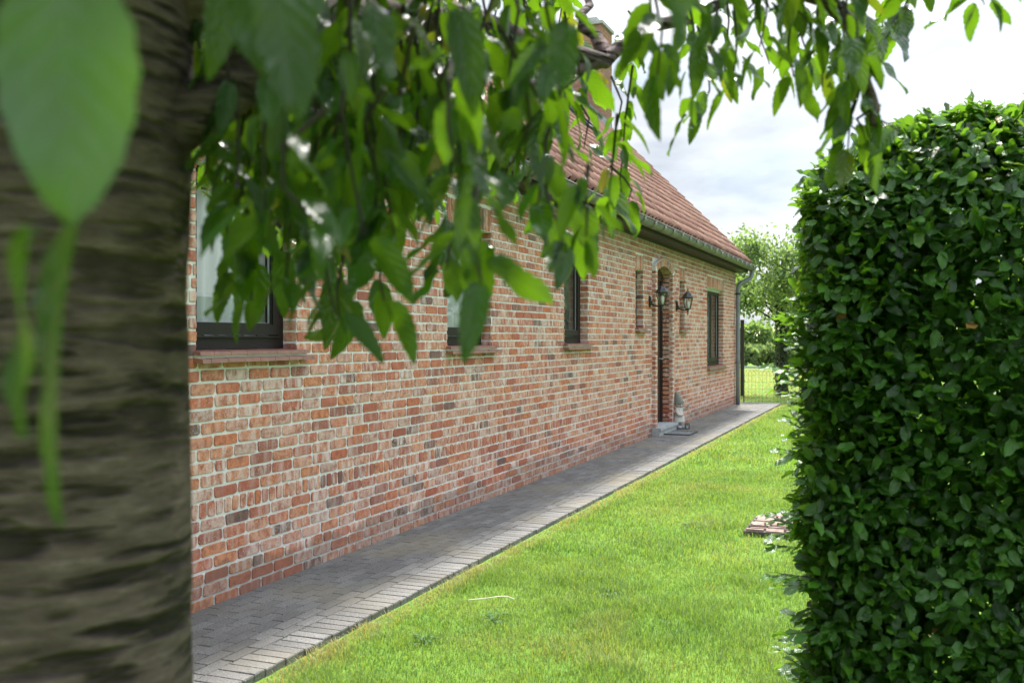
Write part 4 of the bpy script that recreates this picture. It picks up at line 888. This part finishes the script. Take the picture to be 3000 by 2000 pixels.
# ------------------------------------------------------------------ lawn
def blades(n, x0, x1, y0, y1, h0, h1, wd, seed, dens=None):
    r = np.random.default_rng(seed); x = r.uniform(x0, x1, n); y = r.uniform(y0, y1, n)
    m = np.ones(n, bool)
    if dens is not None: m = dens(x, y, r)
    x, y = x[m], y[m]; n = len(x); pn = np.stack([x*2.2, y*2.2, 0*x], 1); tall = vnoise(pn, 8); t2 = vnoise(pn*3.1, 9)
    h = r.uniform(h0, h1, n)*(.65+.8*tall*t2*2); az = r.uniform(0, 2*pi, n); ln = r.uniform(.15, .95, n)*h; wdt = wd*r.uniform(.7, 1.4, n)
    edge = np.clip(1-(x-PE)/.2, 0, 1); dry = np.clip(edge*2.2*r.random(n)+(r.random(n) < .06)*.7*r.random(n)+np.clip(vnoise(pn*.9, 12)-.70, 0, 1)*1.6*r.random(n), 0, 1)
    h = h*(1-.45*edge); dx, dy = np.cos(az), np.sin(az); sx_, sy_ = -dy*wdt, dx*wdt; B = np.stack([x, y, np.full(n, GZ-.004)], 1); ml = ln[:, None]*np.stack([dx, dy, 0*dx], 1)
    up = np.array([0, 0, 1.]); sv = np.stack([sx_, sy_, 0*sx_], 1)
    q0, q1 = B-sv, B+sv; mid = B+ml*.32+up*(h*.6)[:, None]; q2, q3 = mid+sv*.8, mid-sv*.8; q4 = B+ml+up*(h*r.uniform(.75, 1.0, n))[:, None]
    q5 = q4+sv*.12
    V = np.stack([q0, q1, q2, q3, q4-sv*.12, q5], 1).reshape(-1, 3); b = (np.arange(n)*6)[:, None]
    F = np.concatenate([b+np.array([[0, 1, 2, 3]]), b+np.array([[3, 2, 5, 4]])], 0)
    tone = np.clip(.5+.55*(vnoise(pn*.8, 14)-.5)+r.normal(0, .22, n), 0, 1)
    c = np.ones((n, 6, 4)); c[:, :, 0] = tone[:, None]; c[:, :, 1] = dry[:, None]; c[:, :, 2] = 0; return V, F, c.reshape(-1, 4)
def inpath(x, y, r): return x > PE+.012+.012*r.random(len(x))
parts_ = [blades(95000, PE, .15, 3.2, 6.6, .022, .05, .0016, 1, lambda x, y, r: (x > PE+.02) & (x < -.28*y+1.9+.2)), blades(60000, PE, .2, 6.6, 11.5, .025, .055, .0024, 2, inpath),
          blades(40000, PE, .1, 11.5, 24, .03, .06, .004, 3, inpath), blades(30000, -8, 1, 24, 48, .04, .09, .009, 4)]
def merge(ps):
    VV, FF, CC, b = [], [], [], 0
    for V, F, C in ps: VV.append(V); FF.append(F+b); CC.append(C); b += len(V)
    return np.concatenate(VV), np.concatenate(FF), np.concatenate(CC)
V, F, C = merge(parts_); tag(np_mesh('lawn_grass', V, F, M_GRASS, None, C, 'lf', False), 'short bright green lawn grass between the path and the hedge', 'grass', None, 'stuff')

# small things on the lawn
M_STRAW = simple('straw', (.62, .6, .42), .7, 0, .15, 20)
d = MB(); d.tube(smooth_pts([(-2.33, 5.17, .004), (-2.24, 5.21, .012), (-2.15, 5.27, .022), (-2.09, 5.27, .008)], 2), .0042, 6); tag(d.build('straw_stalk', M_STRAW), 'pale curved dry stalk lying on the lawn', 'stalk')
wtpl = [leaf_tpl(6, 3, .5, .2, .25, .1, 1.0)]
M_WEED = make_leaf('weed_leaf', (.06, .15, .05), (.10, .21, .07), (.18, .36, .07), .3, .65, False, .25)
def weed(x, y, k, s, label):
    o = tag(empty('weed', (x, y, GZ)), label, 'weed', 'weeds growing in the lawn'); n_ = k; a_ = rng.uniform(0, 2*pi, n_); rr_ = rng.uniform(0, s, n_)
    pos = np.stack([rr_*np.cos(a_), rr_*np.sin(a_), (.022+rng.uniform(-.01, .02, n_))], 1); ax_ = np.stack([np.cos(a_), np.sin(a_), rng.uniform(-.3, .5, n_)], 1); leaves('leaves', wtpl, pos, ax_, np.tile([0, 0, 1.], (n_, 1))+rng.normal(0, .3, (n_, 3)), rng.uniform(.015, .035, n_), rng.random(n_)*.9, M_WEED, o)
    d = MB()
    for i in range(0, n_, 3): d.tube([(0, 0, 0), (pos[i][0]*.5, pos[i][1]*.5, pos[i][2]*.8), tuple(pos[i])], .0012, 4)
    d.build('stems', M_WEED, o)
weed(-1.66, 5.70, 70, .09, 'bluish green weed clump in the middle of the lawn'); weed(-2.08, 4.95, 40, .08, 'weed clump on the lawn below the pale stalk'); weed(-1.62, 8.0, 50, .10, 'weed clump on the lawn left of the sunken brick square'); weed(-2.25, 4.45, 40, .07, 'weed clump near the lower edge of the lawn')
# brick framed drain on the lawn
dr0 = tag(empty('drain_cover', (-.82, 8.2, GZ)), 'weathered brick square with a stone block sunk in the lawn by the hedge', 'drain cover'); d = MB(); drn = random.Random(5)
for i in range(5):
    for k in range(12):
        if i >= 2 and 2 <= k <= 8: continue
        x0, y0 = -.36+i*.15+(k % 2)*.02, -.40+k*.066; j = drn.uniform(-.006, .006); cc = (drn.uniform(.6, .98), drn.uniform(.4, .9), drn.random(), 1)
        vs = [(x0+.004, y0+.004, -.04), (x0+.143, y0+.004, -.04), (x0+.143, y0+.060, -.04), (x0+.004, y0+.060, -.04), (x0+.008, y0+.008, .055+j), (x0+.139, y0+.008, .055+j), (x0+.139, y0+.056, .055-j), (x0+.008, y0+.056, .055-j)]
        d.add(vs, [(4,5,6,7),(0,1,5,4),(1,2,6,5),(2,3,7,6),(3,0,4,7)], cc, 0)
d.box((-.37, -.41, -.04), (.40, .40, .04), None, 1); o = d.build('brickwork', [simple('old_paving_brick', (.24, .17, .14), .9, 0, .45, 14, .4), M_JOINT], dr0, False, 'bk')
d = MB(); d.box((-.05, -.25, .041), (.32, .18, .085)); d.build('stone_block', simple('mossy_stone', (.12, .11, .085), .9, 0, .4, 20, .5), dr0)

# ------------------------------------------------------------------ fence, post and far garden
M_WIRE = simple('green_wire', (.05, .065, .055), .5, .3, .2)
fo = tag(empty('wire_fence', (-1.4, 23.42, GZ)), 'low hoop topped wire mesh fence at the end of the path', 'fence'); d = MB(); x = -2.15; sp_ = .082
while x < 3.0:
    d.tube([(x, 0, .0), (x, 0, .70)], .0028, 4, False)
    d.tube([(x+sp_*(1-cos(a_)), .004, .68+.085*sin(a_)) for a_ in np.linspace(0, pi, 9)], .0028, 4, False); x += sp_
for zz in (.06, .19, .34, .50, .65): d.tube([(x_, .003, zz+.006*math.sin(x_*3)) for x_ in np.linspace(-2.15, 3.0, 30)], .0026, 4, False)
d.build('wire_mesh', M_WIRE, fo)
for x in (-2.17, .2, 2.6): d = MB(); d.tube([(x, .01, -.05), (x, .01, .8)], .012, 6); d.build('fence_post', M_WIRE, fo)
po = tag(empty('gate_post', (-4.06, 26.4, GZ)), 'tall square black metal post behind the downpipe', 'post'); d = MB(); d.box((-.045, -.045, -.05), (.045, .045, 1.97)); d.build('post', M_BLACK, po)
[MB().box((.046, -.02, z), (.062, .02, z+.05)).build('bracket', M_ZINC, po) for z in (.35, .8, 1.25, 1.7)]; d = MB(); d.box((-.05, -.05, 1.971), (.05, .05, 1.985)); d.build('post_cap', M_BLACK, po)

stpl = [leaf_tpl(4, 3, .6, .2, .15, 0, 1.0)]
def bg_tree(name, label, x, y, h, tr_r, crown, nleaf, lsize, mat_, ivy=False, group=None, cat='tree', seed=1, clump=.5, barrel=.34):
    o = tag(empty(name, (x, y, GZ)), label, cat, group); r = np.random.default_rng(seed); d = MB()
    cz0, cz1, rx, ry = crown; d.tube(smooth_pts([(0, 0, -.05), (.05, .03, h*.3), (-.04, .05, h*.6), (.03, 0, h*.9)], 1), [tr_r, tr_r*.95, tr_r*.85, tr_r*.7, tr_r*.6, tr_r*.4, tr_r*.2, tr_r*.1], 9)
    ends = []
    for i in range(26):
        a_ = r.uniform(0, 2*pi); z0 = cz0*.8+(cz1-cz0)*.7*r.random(); z1 = min(cz1*.97, z0+(cz1-cz0)*r.uniform(.1, .35)); k_ = r.uniform(.45, .95)*math.sqrt(max(.1, 1-((z1-(cz0+cz1)/2)/((cz1-cz0)/2+.01))**2))
        e = Vector((rx*k_*cos(a_), ry*k_*sin(a_), z1)); d.tube([(0, 0, z0), tuple(Vector((0, 0, z0)).lerp(e, .5)+Vector((0, 0, .1*h/5))), tuple(e)], [tr_r*.3, tr_r*.16, tr_r*.05], 5); ends.append(e)
    d.build('trunk', M_TWIG, o)
    c = np.array([ends[i] for i in r.integers(0, len(ends), 46)])+r.normal(0, .22, (46, 3))*np.array([rx, ry, (cz1-cz0)/2])*.6
    ci = r.integers(0, len(c), nleaf); pos = c[ci]+r.normal(0, 1, (nleaf, 3))*barrel*np.array([1, 1, .8])*r.random((nleaf, 1))**.4
    ok = (pos[:, 2] < cz1+.15) & (pos[:, 2] > cz0-.35); pos = pos[ok]; n_ = len(pos)
    leaves('crown', stpl, pos, r.normal(0, 1, (n_, 3))+np.array([0, 0, -.7]), r.normal(0, .6, (n_, 3))+np.array([0, 0, .8]), r.uniform(.7, 1.3, n_)*lsize, r.random(n_)*.92, mat_, o)
    if ivy:
        n_ = 2600; z = r.random(n_)*h*.62; a_ = r.uniform(0, 2*pi, n_); rr_ = tr_r+.02+.07*vnoise(np.stack([np.cos(a_)*2, np.sin(a_)*2, z*4], 1), 3)*r.random(n_)**.3
        pos = np.stack([rr_*np.cos(a_), rr_*np.sin(a_), z], 1); nn_ = np.stack([np.cos(a_), np.sin(a_), 0*a_+.3], 1); leaves('ivy', stpl, pos, r.normal(0, .5, (n_, 3))+np.array([0, 0, -1.]), nn_+r.normal(0, .3, (n_, 3)), r.uniform(.05, .085, n_), r.random(n_)*.9, M_IVY, o)
    return o
bg_tree('garden_tree', 'leafy green tree with an ivy covered trunk beyond the wire fence', -3.15, 27.2, 4.4, .12, (1.7, 4.6, 2.1, 1.8), 11500, .12, M_BGLEAF, True, None, 'tree', 5)
def mass(name, n_, x0, x1, y0, y1, z0, ztop, size, mat_, seed, label, cat, kind=None, up=.4, parent=None, wob=.35, scale=.8):
    r = np.random.default_rng(seed); x = r.uniform(x0, x1, n_); y = r.uniform(y0, y1, n_); top = ztop*(1-wob+2*wob*vnoise(np.stack([x*scale, y*scale, 0*x], 1), seed)); z = z0+(top-z0)*r.random(n_)**.55
    pos = np.stack([x, y, z], 1); o = leaves(name, stpl, pos, r.normal(0, 1, (n_, 3))+np.array([0, 0, up]), r.normal(0, .7, (n_, 3))+np.array([0, 0, .6]), r.uniform(.7, 1.35, n_)*size, r.random(n_)*.92, mat_)
    return tag(o, label, cat, None, kind)
mass('far_hedge', 9000, -14, 6, 52.2, 53.6, -.03, 1.75, .3, M_BGLEAF, 31, 'broad green hedge running across behind the far lawn', 'hedge')
mass('tall_grass', 9000, -14, 6, 50.2, 52.0, -.03, .75, .32, M_MEADOW, 32, 'pale tall grass growing along the foot of the far hedge', 'grass', 'stuff', 2.2)
d = MB(); d.box((-16, 49.6, GZ-.1), (8, 49.9, .06)); tag(d.build('kerb', M_STONE), kind='structure')
d = MB(); d.add([(-200, 70, -.03), (200, 70, -.03), (200, 300, 4.5), (-200, 300, 4.5)], [(0, 1, 2, 3)]); tag(d.build('field', simple('stubble_field', (.34, .32, .17), .95, 0, .25, .15)), kind='structure')
r3 = random.Random(4)
for i, (x, y, h, lab) in enumerate([(-22, 95, 8.5, 'hazy distant round tree leftmost on the far field'), (-12, 110, 9, 'distant broad tree on the far field behind the garden'), (2, 100, 8, 'distant dark tree on the far field behind the clipped hedge')]):
    bg_tree('distant_tree', lab, x, y, h, .3, (1.5, h, 3.4, 3.4), 2600, .5, M_BGLEAF, False, 'trees on the far field', 'tree', 40+i, .5, .8)

# ------------------------------------------------------------------ what the window panes mirror: boundary hedge and neighbouring house
mass('boundary_hedge', 16000, 3.6, 4.5, 6, 30, -.03, 1.85, .13, M_BGLEAF, 51, 'long boundary hedge behind the clipped hedge, mirrored in the windows', 'hedge', None, .2, None, .1)
for i_, (x_, y_) in enumerate(((6.0, 33), (6.8, 40), (7.0, 48), (7.5, 57), (8.5, 67))): bg_tree('boundary_tree', 'tall tree on the boundary to the right, mirrored in the darker panes', x_, y_, 7.5, .15, (.6, 7.2, 2.9, 2.9), 6500, .32, M_BGLEAF, False, 'boundary trees mirrored in the panes', 'tree', 70+i_, .5, .75)
nb = tag(empty('neighbour_house', (12, 17, GZ)), 'pale house with a grey slate roof mirrored in the left window', 'house'); d = MB(); d.box((-3.5, -6, 0), (3.5, 6, 2.6)); d.build('wall', simple('pale_render', (.5, .48, .44), .9), nb)
d = MB(); d.add([(-3.9, -6.3, 2.5), (-3.9, 6.3, 2.5), (0, 6.3, 5.0), (0, -6.3, 5.0), (3.9, -6.3, 2.5), (3.9, 6.3, 2.5)], [(0, 3, 2, 1), (3, 4, 5, 2), (0, 4, 3), (1, 2, 5)]); m, n, l, p = mat('slate'); wv = n.new('ShaderNodeTexWave'); wv.bands_direction = 'Z'; wv.inputs['Scale'].default_value = 2.2; c = n.new('ShaderNodeTexCoord'); l.new(c.outputs['Object'], wv.inputs[0]); l.new(ramp(n, l, wv.outputs[1], [(.1, (.16, .17, .19)), (.3, (.25, .265, .29))]).outputs[0], p.inputs['Base Color']); d.build('roof', m, nb)
